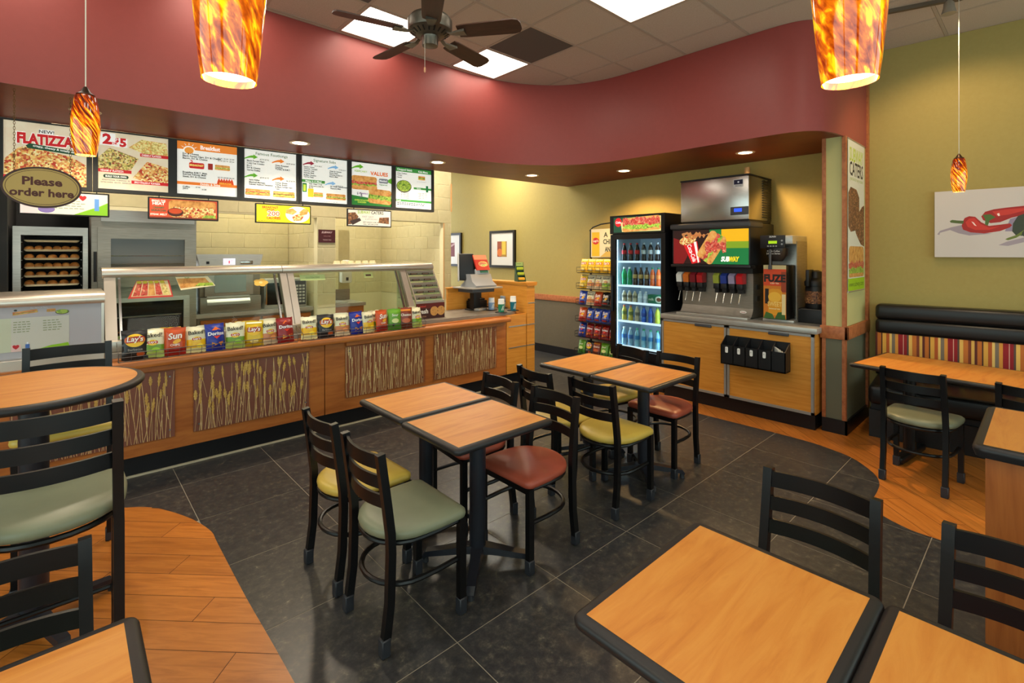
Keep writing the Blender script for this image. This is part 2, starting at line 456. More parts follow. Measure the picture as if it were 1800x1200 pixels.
def cut(rect, keep, curves):
    """triangles of convex polygon `rect` whose centroid satisfies keep()"""
    bx = bbox(rect); vs = [Vector(p) for p in rect]; ed = [(i, (i + 1) % len(rect)) for i in range(len(rect))]
    hit = False
    for cu in curves:
        n = len(cu)
        for i in range(n):
            a, b = cu[i], cu[(i + 1) % n]
            if max(a[0], b[0]) < bx[0] - .01 or min(a[0], b[0]) > bx[1] + .01 or max(a[1], b[1]) < bx[2] - .01 or min(a[1], b[1]) > bx[3] + .01: continue
            vs += [Vector(a), Vector(b)]; ed.append((len(vs) - 2, len(vs) - 1)); hit = True
    if not hit:
        c = (sum(p[0] for p in rect) / len(rect), sum(p[1] for p in rect) / len(rect))
        return (list(rect), [tuple(range(len(rect)))]) if keep(c) else None
    v, e, f = delaunay_2d_cdt(vs, ed, [], 0, 1e-5)[:3]
    tri = []
    for t in f:
        c = tuple(sum(v[i][k] for i in t) / len(t) for k in (0, 1))
        if inside(c, rect) and keep(c): tri.append(tuple(t))
    if not tri: return None
    area = sum(abs((v[t[1]] - v[t[0]]).cross(v[t[2]] - v[t[0]])) / 2 for t in tri)
    if area < 2e-4: return None
    us = sorted({i for t in tri for i in t}); mp = {o: k for k, o in enumerate(us)}
    return [tuple(v[i]) for i in us], [tuple(mp[i] for i in t) for t in tri]
def slab(geo, z0, z1, c):
    """extruded piece about its own centre"""
    vs, fs = geo; b = MB(); n = len(vs)
    P = [(x - c[0], y - c[1]) for x, y in vs]
    ee = {}
    ff = []
    for f in fs:
        a = sum(P[f[i]][0] * P[f[(i + 1) % len(f)]][1] - P[f[(i + 1) % len(f)]][0] * P[f[i]][1] for i in range(len(f)))
        f = f if a > 0 else f[::-1]; ff.append(f)
        for i in range(len(f)): ee[(f[i], f[(i + 1) % len(f)])] = 1
    sides = [(a, b2, n + b2, n + a) for (a, b2) in ee if (b2, a) not in ee]
    b.add([(x, y, z0) for x, y in P] + [(x, y, z1) for x, y in P], [tuple(n + i for i in f) for f in ff] + sides)
    return b
floor = struct(MB().box(X0, X1, Y0, Y1, -0.05, -0.001).build('floor', GROUT))
for _w in (WL, WR): MB().prism(_w, -.0015, -.0006).build('plank_underlay', mat('plank_gap', (70, 36, 14), .7), floor)
inwood = lambda p: inside(p, WL) or inside(p, WR)
TS, G = 0.607, 0.0022
_full = None
for i in range(-6, 9):
    for j in range(-7, 12):
        x, y = 1.207 + i * TS, 1.66 + j * TS
        if x + TS < X0 + .3 or x > XB or y > 6.6 or y + TS < Y0: continue
        if y > 4.6 and x < 4.0: continue
        rect = [(x + G, y + G), (x + TS - G, y + G), (x + TS - G, y + TS - G), (x + G, y + TS - G)]
        g = cut(rect, lambda p: not inwood(p), (WL, WR))
        if not g: continue
        c = (x + TS / 2, y + TS / 2)
        if len(g[0]) == 4 and len(g[1]) == 1:
            if _full is None: _full = slab(g, -0.01, 0, c).mesh('floor_tile', TILE)
            obj('floor_tile', _full, floor, (c[0], c[1], 0))
        else: slab(g, -0.01, 0, c).build('floor_tile', TILE, floor, (c[0], c[1], 0))
PW, PL = 0.1535, 0.92
def planks(region, ang, off, bx):
    ca, sa = cos(ang), sin(ang); n = 0
    rd = random.Random(5)
    for j in range(-60, 60):
        sh = (j % 3) * PL / 3 + rd.uniform(-.03, .03)
        for i in range(-12, 12):
            u0, v0 = i * PL + sh, j * PW + off; g = 0.0017
            rect = [(u * ca - v * sa, u * sa + v * ca) for u, v in ((u0 + g, v0 + g), (u0 + PL - g, v0 + g), (u0 + PL - g, v0 + PW - g), (u0 + g, v0 + PW - g))]
            b = bbox(rect)
            if b[1] < bx[0] or b[0] > bx[1] or b[3] < bx[2] or b[2] > bx[3]: continue
            q = cut(rect, lambda p: inside(p, region), (region,))
            if not q: continue
            c = (sum(p[0] for p in rect) / 4, sum(p[1] for p in rect) / 4)
            bl = slab(q, -0.01, 0.0, c)
            bl.v = [(x * ca + y * sa, -x * sa + y * ca, z) for x, y, z in bl.v]
            bl.build('floor_plank', PLANK, floor, (c[0], c[1], 0), ang); n += 1
    return n
_s = (0.631 + 2.542) / sqrt(2)
planks(WL, radians(-45), _s % PW, (-1.3, .7, 0.2, 4.3))
planks(WR, radians(45), 0.03, (3.6, 6.0, -0.9, 3.2))

# ---- walls
def quadwall(name, m, p0, p1, z0, z1, th=0.1, side=1, parent=None):
    """upright slab from p0 to p1, thickened to the left (side=1) or right"""
    a, b = Vector(p0), Vector(p1); d = (b - a).normalized(); n = Vector((-d.y, d.x)) * th * side
    pl = [tuple(a), tuple(b), tuple(b + n), tuple(a + n)]
    o = MB().prism(pl, z0, z1).build(name, m, parent)
    return struct(o) if parent is None else o
w = quadwall('wall_drinks', OLIVE, (XB, 1.39), (XB, Y1), 0, CEIL, .12, -1)
quadwall('wainscot', TAUPE, (XB - .004, 1.4), (XB - .004, Y1), 0.1, 0.90, .006, -1, w)
struct(MB().rbox(XB - .022, XB, 1.4, Y1, .862, .955, .004).build('trim_1', WOODR))
struct(MB().box(XB - .014, XB, 1.4, Y1, 0, .13).build('baseboard_drinks', BASEB))
RW0, RWA = (5.93, 1.24), radians(5)
RWD = (sin(RWA), -cos(RWA))
RW1 = (RW0[0] + RWD[0] * 3.8, RW0[1] + RWD[1] * 3.8)
quadwall('wall_right', OLIVE, RW0, RW1, 0, CEIL, .12, 1)
# wing wall between the drinks alcove and the booth
w = struct(MB().box(5.155, 5.95, 1.225, 1.395, 0, SOFZ).build('wall_wing', SAGE))
MB().box(5.151, 5.155, 1.225, 1.395, .1, .86).box(5.155, 5.95, 1.221, 1.225, .1, .86).build('wainscot', mat('sage_dark', (104, 104, 84), .6), w)
tr = MB()
for y0, y1 in ((1.215, 1.245), (1.372, 1.402)): tr.box(5.143, 5.16, y0, y1, .1, SOFZ)
tr.box(5.155, 5.175, 1.213, 1.224, .1, SOFZ).box(5.87, 5.93, 1.2, 1.224, .1, 3.615)
struct(tr.build('trim_2', WOODR))
struct(MB().rbox(5.128, 5.94, 1.196, 1.224, .85, .965, .004).rbox(5.128, 5.156, 1.196, 1.415, .85, .965, .004).build('trim_3', WOODR))
struct(MB().box(5.135, 5.94, 1.205, 1.22, 0, .125).box(5.135, 5.15, 1.205, 1.40, 0, .125).build('baseboard_wing', BASEB))
# front (street) wall and left wall behind the camera, glazed
w = struct(MB().box(X0, X1, Y0 - .12, Y0, 0, .5).box(X0, X1, Y0 - .12, Y0, 2.9, CEIL).box(X0, X0 + .3, Y0 - .12, Y0, .5, 2.9).box(2.2, 2.4, Y0 - .12, Y0, .5, 2.9).box(X1 - .3, X1, Y0 - .12, Y0, .5, 2.9).build('wall_front', OLIVE))
struct(MB().box(X0 + .3, X1 - .3, Y0 - .06, Y0 - .05, .5, 2.9).build('window_1', PANE))
struct(MB().box(X0 - .12, X0, Y0, Y1, 0, .5).box(X0 - .12, X0, Y0, Y1, 2.9, CEIL).box(X0 - .12, X0, Y0, Y0 + .3, .5, 2.9).box(X0 - .12, X0, .4, .6, .5, 2.9).box(X0 - .12, X0, 3.6, Y1, .5, 2.9).build('wall_left', OLIVE))
struct(MB().box(X0 - .06, X0 - .05, Y0 + .3, 3.6, .5, 2.9).build('window_2', PANE))

# ---- soffit: curved red fascia over a brown underside
FA = smooth_curve([(X0, 4.33), (1.0, 4.33), (2.9, 4.33), (3.5, 4.315), (3.98, 4.17), (4.36, 3.88), (4.55, 3.5), (4.61, 3.05), (4.61, 2.5), (4.615, 1.95), (4.63, 1.55), (4.71, 1.36), (4.88, 1.265), (5.2, 1.225), (5.95, 1.215)], 6)
BK = [(XB + .05, 5.11), (X0, 5.56)]
b = MB()
n = len(FA)
b.add([(x, y, SOFZ - .006) for x, y in FA] + [(x, y, CEIL) for x, y in FA] + [(x + .03, y + .03, CEIL) for x, y in FA] + [(x + .03, y + .03, SOFZ) for x, y in FA],
      [(i + k * n, i + 1 + k * n, i + 1 + ((k + 1) % 4) * n, i + ((k + 1) % 4) * n) for i in range(n - 1) for k in range(4)])
struct(b.build('wall_soffit', REDP, angle=50))
pl = [(x + .012, y + .012) for x, y in FA] + [(5.97, 1.4), (XB + .06, 1.42)] + BK
struct(MB().prism(pl, SOFZ, SOFZ + .04).build('ceiling_soffit', BROWNG))
# wall above the soffit's kitchen edge
struct(MB().prism([BK[0], BK[1], (BK[1][0], BK[1][1] - .1), (BK[0][0], BK[0][1] - .1)], SOFZ + .04, CEIL).build('wall_menu', BROWNG))

# ---- suspended ceiling
ceil = struct(MB().box(X0, X1 + .2, Y0, 4.45, CEIL + .02, CEIL + .06).build('ceiling', TBAR))
CS = 0.61; CXA, CYA = 3.63, 2.455
LIGHTS = {(-3, 2), (-1, 2), (-1, -1), (-3, -1), (-5, 2), (-5, -1), (-7, 2), (-7, -1), (-1, -4), (-3, -4), (-5, -4), (-7, -4)}
pm = MB().rbox(-CS / 2 + .011, CS / 2 - .011, -CS / 2 + .011, CS / 2 - .011, 0.002, .016, .004, 1).mesh('ceiling_panel', CEILT)
pd = MB().rbox(-CS / 2 + .011, CS / 2 - .011, -CS / 2 + .011, CS / 2 - .011, 0.002, .016, .004, 1).mesh('ceiling_panel', CEILD)
for i in range(-9, 5):
    for j in range(-8, 4):
        c = (CXA + (i + .5) * CS, CYA + (j + .5) * CS)
        if c[0] < X0 or c[0] > X1 + .1 or c[1] < Y0 or (i, j) in LIGHTS: continue
        obj('ceiling_panel', pd if (i, j) in ((-1, 1), (-4, 1)) else pm, ceil, (c[0], c[1], CEIL))
for i in range(-9, 6): MB().box(-.012, .012, Y0, 4.42, 0, .02).build('grid_bar', TBAR, ceil, (CXA + i * CS, 0, CEIL - .001))
for j in range(-8, 4): MB().box(X0, X1 + .1, -.012, .012, 0, .02).build('grid_bar', TBAR, ceil, (0, CYA + j * CS, CEIL - .0005))
WHERE = {(-3, 2): 'beside the fan over the counter', (-1, 2): 'by the fan blade tip near the dark ceiling panel', (-1, -1): 'at top centre beside the red soffit corner'}
for (i, j) in sorted(LIGHTS):
    c = (CXA + (i + .5) * CS, CYA + (j + .5) * CS)
    t = thing('ceiling_light', 'square white recessed ceiling light ' + WHERE.get((i, j), 'behind the camera above the seating'), 'light', (c[0], c[1], CEIL), group='square ceiling lights')
    h = CS / 2 - .012
    MB().box(-h, h, -h, -h + .012, -.002, .012).box(-h, h, h - .012, h, -.002, .012).box(-h, -h + .012, -h, h, -.002, .012).box(h - .012, h, -h, h, -.002, .012).build('frame', TBAR, t)
    MB().box(-h + .012, h - .012, -h + .012, h - .012, .002, .008).build('diffuser', TROFF, t)

# ---- kitchen: painted block walls
BW, BH, BG = 0.405, 0.203, 0.005
_bl = {}
def block_wall(wall, org, ud, width, z0, z1, holes=(), nrm=(0, -1), zref=0.08):
    """course blocks on an existing wall face: org = left end on the face, ud = unit direction to the right"""
    ang = atan2(ud[1], ud[0]); k = 0
    while zref + k * BH < z1:
        a, c = max(zref + k * BH, z0), min(zref + (k + 1) * BH, z1)
        if c - a < .02: k += 1; continue
        u = -BW * (.5 if k % 2 else 0)
        while u < width:
            a0, a1 = max(u, 0), min(u + BW, width)
            segs = [(a0, a1, a, c)]
            for hx0, hx1, hz0, hz1 in holes:
                ns = []
                for s0, s1, q0, q1 in segs:
                    if s1 <= hx0 or s0 >= hx1 or q1 <= hz0 + 1e-4 or q0 >= hz1 - 1e-4: ns.append((s0, s1, q0, q1)); continue
                    if s0 < hx0: ns.append((s0, hx0, q0, q1))
                    if s1 > hx1: ns.append((hx1, s1, q0, q1))
                    if q1 > hz1: ns.append((max(s0, hx0), min(s1, hx1), hz1, q1))
                    if q0 < hz0: ns.append((max(s0, hx0), min(s1, hx1), q0, hz0))
                segs = ns
            for s0, s1, q0, q1 in segs:
                if s1 - s0 < .02 or q1 - q0 < .02: continue
                key = (round(s1 - s0, 3), round(q1 - q0, 3))
                if key not in _bl:
                    W, Hh = key[0] / 2 - BG / 2, key[1] / 2 - BG / 2
                    _bl[key] = MB().rbox(-W, W, -.004, .006, -Hh, Hh, .003, 1).mesh('block', BLOCKM)
                uc = (s0 + s1) / 2
                obj('block', _bl[key], wall, (org[0] + ud[0] * uc, org[1] + ud[1] * uc, (q0 + q1) / 2), ang)
            u += BW
        k += 1
KZ = 3.1
w = struct(MB().box(1.1, 2.458, 6.505, 6.62, 2.10, KZ).box(2.458, 2.703, 6.505, 6.62, 0, KZ).box(2.703, 4.46, 6.505, 6.62, 2.11, KZ).box(4.46, 4.604, 6.505, 6.62, 0, KZ).box(-.1, 1.1, 6.505, 6.62, 2.04, KZ).build('wall_kitchen', MORTAR))
block_wall(w, (-.1, 6.505), (1, 0), 4.704, .9, KZ, [(0, 2.558, 0, 2.10), (2.803, 4.56, 0, 2.11)])
struct(MB().box(4.452, 4.468, 6.496, 6.5, .9, 2.11).box(4.596, 4.612, 6.49, 6.62, 2.3, 2.75).build('trim_4', mat('peach_edge', (206, 150, 92), .5)))
w = struct(MB().box(1.0, 2.458, 7.635, 7.7, 0, KZ).build('wall_kitchen_back', MORTAR))
block_wall(w, (1.05, 7.635), (1, 0), 1.41, .9, 2.75)
w = struct(MB().box(2.463, 2.52, 6.62, 7.7, 0, KZ).build('wall_kitchen_side', MORTAR))
block_wall(w, (2.463, 7.63), (0, -1), 1.01, .9, 2.75)
w = struct(MB().box(2.52, 4.6, 8.605, 8.7, 0, KZ).build('wall_sink_back', MORTAR))
block_wall(w, (2.52, 8.605), (1, 0), 1.95, .9, 2.75)
w = struct(MB().box(4.465, 4.6, 6.62, 8.6, 0, KZ).build('wall_sink_side', MORTAR))
block_wall(w, (4.465, 8.6), (0, -1), 1.98, .9, 2.75)
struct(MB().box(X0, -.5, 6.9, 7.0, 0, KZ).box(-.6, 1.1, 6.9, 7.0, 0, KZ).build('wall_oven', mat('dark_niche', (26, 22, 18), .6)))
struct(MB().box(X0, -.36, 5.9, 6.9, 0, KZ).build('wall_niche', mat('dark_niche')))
struct(MB().box(X0, X1, 5.2, Y1, KZ + .2, KZ + .25).build('ceiling_kitchen', CEILT))
for k, (x, y) in enumerate(((-.1, 5.7), (2.0, 5.8), (3.8, 5.85), (5.2, 6.4), (1.8, 7.2), (3.6, 7.6))):
    t = thing('kitchen_light', 'recessed kitchen ceiling light out of sight behind the soffit', 'light', (x, y, KZ + .2), group='kitchen ceiling lights')
    MB().box(-.31, .31, -.31, .31, -.012, 0).build('frame', TBAR, t)
    MB().box(-.29, .29, -.29, .29, -.016, -.012).build('diffuser', TROFK, t)

# ---- downlights in the soffit
def area_spot(name, loc, watts, ang=100, col=(1, .86, .66), size=.05, parent=None, rot=(0, 0, 0)):
    l = bpy.data.lights.new(name, 'SPOT'); l.energy = watts; l.spot_size = radians(ang); l.spot_blend = .6; l.color = col; l.shadow_soft_size = size
    o = obj(name, l, parent, loc, rot=rot); return o
DL = [((527, 251), 'over the sneeze guard'), ((769, 285), 'above the rightmost menu board'), ((935, 308), 'near the olive corner'), ((1097, 300), 'above the drinks cooler'), ((1310, 268), 'above the ice machine'), ((150, 195), 'behind the hanging pendant')]
def unproj(px, py, z):
    A = radians(47.6); dx, dy = cos(A), sin(A); rx, ry = sin(A), -cos(A); u = (px - 900) / FPX; v = (446 - py) / FPX
    t = (z - CAM_H) / v
    return ((dx + rx * u) * t, (dy + ry * u) * t)
for (px, wh) in DL:
    x, y = unproj(px[0], px[1], SOFZ)
    t = thing('downlight', 'round recessed downlight in the brown soffit ' + wh, 'light', (x, y, SOFZ), group='soffit downlights')
    MB().lathe([(.066, -.001), (.095, -.001), (.092, -.006), (.066, -.004)], 28, cap=False).build('trim_ring', mat('ring', (214, 190, 160), .35, .4), t)
    MB().lathe([(0.0, -.002), (.066, -.002), (.066, -.0035), (0, -.0035)], 28).build('lens', DOWNM, t)
    area_spot('bulb', (0, 0, -.03), DOWN_W * (2.2 if px[0] > 1000 else .35 if px[0] > 900 else 1), 140, (1, .62, .26) if px[0] > 1000 else (1, .82, .6), parent=t)

# ================================================================ FURNITURE
SQ = [(-.017, -.015), (.017, -.015), (.017, .015), (-.017, .015)]
def seat_outline(n=44, k=1.0):
    """D-shaped seat: straight front with round corners, bowed rear"""
    pts = []
    def arc(cx, cy, r, a0, a1, m):
        for i in range(m + 1):
            a = a0 + (a1 - a0) * i / m; pts.append((cx + r * cos(a), cy + r * sin(a)))
    arc(.165, -.17, .04, -pi / 2, 0, 5); arc(.165, .17, .04, 0, pi / 2, 5)
    pts.append((.05, .212))
    for i in range(15):
        a = pi / 2 + pi * i / 14; pts.append((-.02 + .185 * cos(a), .205 * sin(a)))
    pts.append((.05, -.212))
    return [(x * k, y * k) for x, y in pts]
def cushion(z0, m):
    rg = []
    for z, k in ((0, .93), (.006, .985), (.018, 1.0), (.032, .99), (.042, .94), (.049, .82), (.054, .6), (.056, .3)):
        rg.append([(x * k, y * k, z0 + z) for x, y in seat_outline()])
    return MB().rings(rg).mesh('seat', m, 60)
def make_chair(name, label, cat, seatm, sh=.43, bh=.82, group=None, ring=True):
    t = thing(name, label, cat, group=group)
    dz = sh - .43; k = bh - .82 - dz
    for s in (-1, 1):
        y = .172 * s
        pts = [(-.195, y * 1.0, .0), (-.19, y, .06), (-.172, y, .2 + dz * .5), (-.166, y, .40 + dz), (-.168, y * .99, .48 + dz), (-.18, y * .98, .58 + dz), (-.196, y * .97, .70 + dz), (-.212, y * .965, .815 + dz + k)]
        lg = MB().sweep(pts, SQ, up=(0, 1, 0)).build('leg', BLACK, t)
        MB().rbox(-.214, -.174, y - .02, y + .02, 0, .072, .004, 1).build('glide', GLIDE, lg)
        yf = .186 * s
        lg = MB().sweep([(.178, yf, 0), (.178, yf, sh)], SQ, up=(0, 1, 0)).build('leg', BLACK, t)
        MB().rbox(.158, .198, yf - .02, yf + .02, 0, .072, .004, 1).build('glide', GLIDE, lg)
    for zc, h in ((.777, .058), (.692, .052), (.610, .052)):
        zc += dz + k
        q = (zc - .48 - dz) / .335; xx = -.168 - .042 * q
        pts = [(xx - .034 * (1 - (i / 5 - 1) ** 2) + .004, .162 * (i / 5 - 1), zc) for i in range(11)]
        MB().sweep(pts, [(-.006, -h / 2), (.006, -h / 2), (.006, h / 2), (-.006, h / 2)]).build('back_slat', BLACK, t)
    def hoop(z, r, ins):
        pts = [(.178, .178 - ins, z), (.05, .186 - ins, z)]
        for i in range(13):
            a = pi / 2 + pi * i / 12; pts.append((-.03 + (-.0 + (.165 - ins)) * cos(a), (.182 - ins) * sin(a), z))
        pts += [(.05, -.186 + ins, z), (.178, -.18 + ins, z)]
        return MB().tube(pts, r, 8)
    hp = hoop(sh - .012, .011, .0); hp.sweep([(.178, -.18, sh - .012), (.178, .18, sh - .012)], SQ)
    hp.build('seat_frame', BLACK, t)
    hoop(.245 if not dz else .30, .0115, .004).build('stretcher', BLACK, t)
    if dz:
        MB().tube([(.178, -.18, .30), (.178, .18, .30)], .0095).build('foot_rail', BLACK, t)
    obj('seat', cushion(sh, seatm), t)
    return t
CHG = 'ladder-back cafe chairs'
proto = make_chair('cafe_chair', 'black ladder-back cafe chair with sage green seat, nearest at the centre tables', 'chair', SEATG, group=CHG)
proto.location = (1.145, 1.975, 0)
SM = dict(y=cushion(.43, SEATY), r=cushion(.43, SEATR), g=cushion(.43, SEATG))
for x, y, rz, c, lb in (
    (1.145, 2.455, 2, 'y', 'black ladder-back chair with mustard seat, left side of centre tables nearer the counter'),
    (1.915, 1.955, 180, 'r', 'black ladder-back chair with brick red seat, turned towards us at the nearer centre table'),
    (1.895, 2.44, 174, 'r', 'black ladder-back chair with red seat mostly hidden under the far centre table'),
    (2.675, 1.955, 0, 'y', 'black ladder-back chair with mustard seat at the near side of back tables'),
    (2.63, 2.40, -7, 'y', 'black ladder-back chair with mustard seat, behind the nearer red-seated chair'),
    (3.425, 2.005, 180, 'r', 'black ladder-back chair with brick red seat, in front of the drinks cabinet'),
    (3.415, 2.47, 166, 'y', 'black ladder-back chair with mustard seat in front of the lit bottle cooler'),
    (4.525, .615, -5, 'g', 'black ladder-back chair with sage green seat pulled up to the booth table'),
    (1.755, .545, 180, 'g', 'black ladder-back chair behind the large foreground table, seat hidden below tabletop'),
    (1.735, .04, 178, 'r', 'black ladder-back chair cut by the right frame edge at the foreground table'),
    (-.125, 1.63, -90, 'g', 'black ladder-back chair at bottom left behind the foreground corner table'),
    (4.50, .02, -6, 'g', 'black chair just outside the frame at the booth table, only its post showing')):
    copy_tree(proto, (x, y, 0), radians(rz), lb, CHG, {'seat': SM[c]})
s1 = make_chair('bar_stool', 'tall black ladder-back stool with sage green seat, near side of round table', 'stool', SEATG, .72, 1.13, 'ladder-back bar stools')
s1.location = (-.035, 2.335, 0); s1.rotation_euler = (0, 0, pi / 2)
s2 = copy_tree(s1, (.015, 3.40, 0), radians(-90), 'tall black ladder-back stool with mustard seat, far side of round table', None, {'seat': cushion(.72, SEATY)})

def rr_pts(w, d, r, n=5):
    out = []
    for cx, cy, a0 in ((w / 2 - r, d / 2 - r, 0), (-w / 2 + r, d / 2 - r, pi / 2), (-w / 2 + r, -d / 2 + r, pi), (w / 2 - r, -d / 2 + r, 1.5 * pi)):
        out += [(cx + r * cos(a0 + pi / 2 * i / n), cy + r * sin(a0 + pi / 2 * i / n)) for i in range(n + 1)]
    return out
def top_parts(t, outline, z, th=.034):
    """laminate surface inside a moulded rubber edge"""
    n = len(outline)
    def off(o):
        r = []
        for i in range(n):
            a, b = Vector(outline[i - 1]), Vector(outline[(i + 1) % n]); d = (b - a).normalized(); r.append((outline[i][0] - d.y * o, outline[i][1] + d.x * o))
        return r
    rg = []
    for o, zz in ((.03, z - .003), (.03, z), (.014, z), (.005, z - .004), (0, z - .012), (.001, z - .022), (.008, z - th + .003), (.02, z - th), (.12, z - th)):
        rg.append([(x, y, zz) for x, y in off(o)])
    MB().rings(rg, capb=True, capt=True).build('edge_band', RUBBER, t, angle=50)
    MB().prism(off(.0299), z - .01, z + .0006).build('table_top', WOODT, t)
def pedestal(t, z, feet=.25, r=.043, rot=0.0):
    MB().cyl((0, 0, .06), (0, 0, z - .05), r, n=20).build('column', mat('blue_black_metal', (32, 34, 42), .34), t)
    MB().box(-.13, .13, -.025, .025, z - .06, z - .035).box(-.025, .025, -.13, .13, z - .06, z - .035).build('top_plate', BLACK, t)
    for k in range(4):
        a = rot + k * pi / 2; ca, sa = cos(a), sin(a)
        f = MB().sweep([(0.02 * ca, .02 * sa, .085), (.08 * ca, .08 * sa, .078), (.18 * ca, .18 * sa, .062), ((feet - .02) * ca, (feet - .02) * sa, .05), (feet * ca, feet * sa, .025)], [(-.03, -.018), (.03, -.018), (.026, .014), (-.026, .014)], scales=[1.2, 1.05, .9, .8, .6]).build('foot', mat('blue_black_metal', (32, 34, 42), .34), t)
        MB().cyl((feet * ca * .95, feet * sa * .95, 0), (feet * ca * .95, feet * sa * .95, .03), .018, .014, 12).build('glide', GLIDE, f)
def make_table(label, w, d):
    t = thing('cafe_table', label, 'table', group='square cafe tables')
    top_parts(t, rr_pts(w, d, .03), .745)
    pedestal(t, .745, .29, rot=pi / 4)
    return t
tb = make_table('small maple-topped pedestal table, nearer of the two centre tables', .635, .51); tb.location = (1.60, 2.02, 0)
for x, y, lb in ((1.615, 2.54, 'small maple-topped pedestal table, centre pair, the one closer to the counter'),
                 (3.11, 1.985, 'small maple-topped pedestal table in the back pair, nearer the drinks cabinet'),
                 (3.115, 2.50, 'small maple-topped pedestal table in the back pair, nearer the chip rack'),
                 (1.222, .53, 'large-looking maple tabletop filling the bottom right foreground'),
                 (1.222, .02, 'maple tabletop cut off at the bottom right corner of the picture'),
                 (-.185, 1.252, 'maple tabletop cut off at the bottom left corner of the picture')):
    copy_tree(tb, (x, y, 0), 0, lb)
t = thing('bar_table', 'round bar-height table with maple top and black rim', 'table', (-.1, 2.955, 0))
top_parts(t, [(.385 * cos(2 * pi * i / 56), .385 * sin(2 * pi * i / 56)) for i in range(56)], 1.05)
pedestal(t, 1.05, .30, .05, radians(20))
# booth table, turned a little off the grid
t = thing('booth_table', 'long maple-topped table with black edge along the striped booth', 'table', (4.93, .33, 0), radians(-8))
top_parts(t, rr_pts(.76, 1.42, .03), .745)
for yy in (-.42, .42):
    MB().cyl((0, yy, .05), (0, yy, .70), .042, n=18).build('column', BLACK, t)
    MB().rbox(-.26, .26, yy - .035, yy + .035, 0, .055, .015).build('foot', BLACK, t)
# booth
bx, by = RW0[0] - .01, 1.13
t = thing('booth_bench', 'long black vinyl booth bench with striped back band against the right wall', 'bench', (bx, by, 0), RWA)
LB = 3.2
MB().box(-.63, -.03, -LB, 0, 0.0, .24).build('base', VINYLB, t)
MB().box(-.60, -.03, -LB, -.01, 0.24, .32).build('plinth', mat('booth_plinth', (14, 14, 18), .5), t)
st = MB()
st.rbox(-.70, -.03, -LB, 0, .30, .47, .04, 3); st.build('seat_cushion', VINYLB, t)
MB().rbox(-.17, -.01, -LB, 0, .47, .90, .01).build('back_board', VINYLB, t)
for z0, z1 in ((.865, 1.005), (1.0, 1.14)):
    MB().rbox(-.215, -.01, -LB, 0, z0, z1, .035, 3).build('back_roll', VINYLB, t)
sm = bpy.data.materials.new('striped_fabric'); sm.use_nodes = True; MATS['striped_fabric'] = sm
N, L = sm.node_tree.nodes, sm.node_tree.links; bs = N['Principled BSDF']; bs.inputs['Roughness'].default_value = .8
tc = N.new('ShaderNodeTexCoord'); sp = N.new('ShaderNodeSeparateXYZ'); ml = N.new('ShaderNodeMath'); ml.operation = 'MULTIPLY'; ml.inputs[1].default_value = -1 / .345
fr = N.new('ShaderNodeMath'); fr.operation = 'FRACT'; rp = N.new('ShaderNodeValToRGB'); rp.color_ramp.interpolation = 'CONSTANT'
L.new(tc.outputs['Object'], sp.inputs[0]); L.new(sp.outputs[1], ml.inputs[0]); L.new(ml.outputs[0], fr.inputs[0]); L.new(fr.outputs[0], rp.inputs[0]); L.new(rp.outputs[0], bs.inputs['Base Color'])
STR = [(0, (96, 40, 30)), (.05, (196, 110, 40)), (.13, (70, 36, 28)), (.16, (226, 168, 70)), (.24, (184, 88, 36)), (.31, (238, 196, 110)), (.36, (128, 112, 96)), (.43, (222, 150, 60)), (.50, (150, 26, 32)), (.60, (220, 170, 150)), (.615, (150, 26, 32)), (.68, (92, 70, 62)), (.72, (236, 186, 92)), (.79, (198, 112, 44)), (.88, (130, 60, 36)), (.94, (226, 176, 84))]
e = rp.color_ramp.elements
e[0].position, e[0].color = 0, lin(STR[0][1]) + (1,); e[1].position, e[1].color = STR[1][0], lin(STR[1][1]) + (1,)
for p, c in STR[2:]: q = e.new(p); q.color = lin(c) + (1,)
MB().rbox(-.20, -.16, -LB, 0, .50, .88, .012).build('striped_band', sm, t)
# waste cabinet at the right edge
t = thing('waste_cabinet', 'cherry wood-sided cabinet with black-edged maple top at right frame edge', 'cabinet', (2.81, -.16, 0))
top_parts(t, rr_pts(.70, .70, .035), .92, .045)
MB().box(-.31, .31, -.31, .315, 0.0, .878).build('body', nmat('cherry_side', [(0.25, (150, 78, 30)), (0.5, (172, 96, 42)), (0.75, (186, 110, 50))], (22, 22, 1.6), nscale=1.6, detail=5, rough=.4, distort=.4), t)

# ================================================================ SERVICE COUNTER
def xat(px, Y):
    A = radians(47.6); u = (px - 900) / FPX
    return Y * (cos(A) + sin(A) * u) / (sin(A) - cos(A) * u)
CF = 4.43
t = thing('service_counter', 'long wooden service counter with wheat-filled panels and black kick', 'counter', (1.2, 4.75, 0))
SCN = t
CL = -1.7
MB().box(CL, 4.285, 4.485, 4.52, 0, .16).world('kick_plate', BASEB, t)
MB().box(CL, 4.285, 4.468, 4.485, 0, .012).world('floor_strip', mat('strip_cream', (196, 186, 160), .5), t)
MB().rbox(CL, 1.739, CF, 4.49, .155, .87, .003, 1).world('front_panel', WOODC, t)
MB().rbox(1.745, 3.95, CF, 4.49, .155, .87, .003, 1).world('front_panel', WOODC, t)
MB().rbox(3.955, 4.285, CF - .004, 4.49, .155, .87, .003, 1).world('front_panel', WOODH, t)
MB().box(CL, 4.285, 4.49, 5.14, .16, .872).world('carcass', WOODC, t)
for a, c in ((CL, 1.735), (1.735, 3.955)):
    prof = [(4.345, .815), (4.345, .842), (4.353, .853), (4.365, .857), (4.56, .857), (4.56, .803), (4.362, .803), (4.35, .807)]
    MB().prism(prof, a, c, 'x').world('ledge', WOODC, t)
MB().rbox(CL, 1.60, 4.395, CF + .01, .762, .803, .004, 1).world('ledge_moulding', WOODC, t)
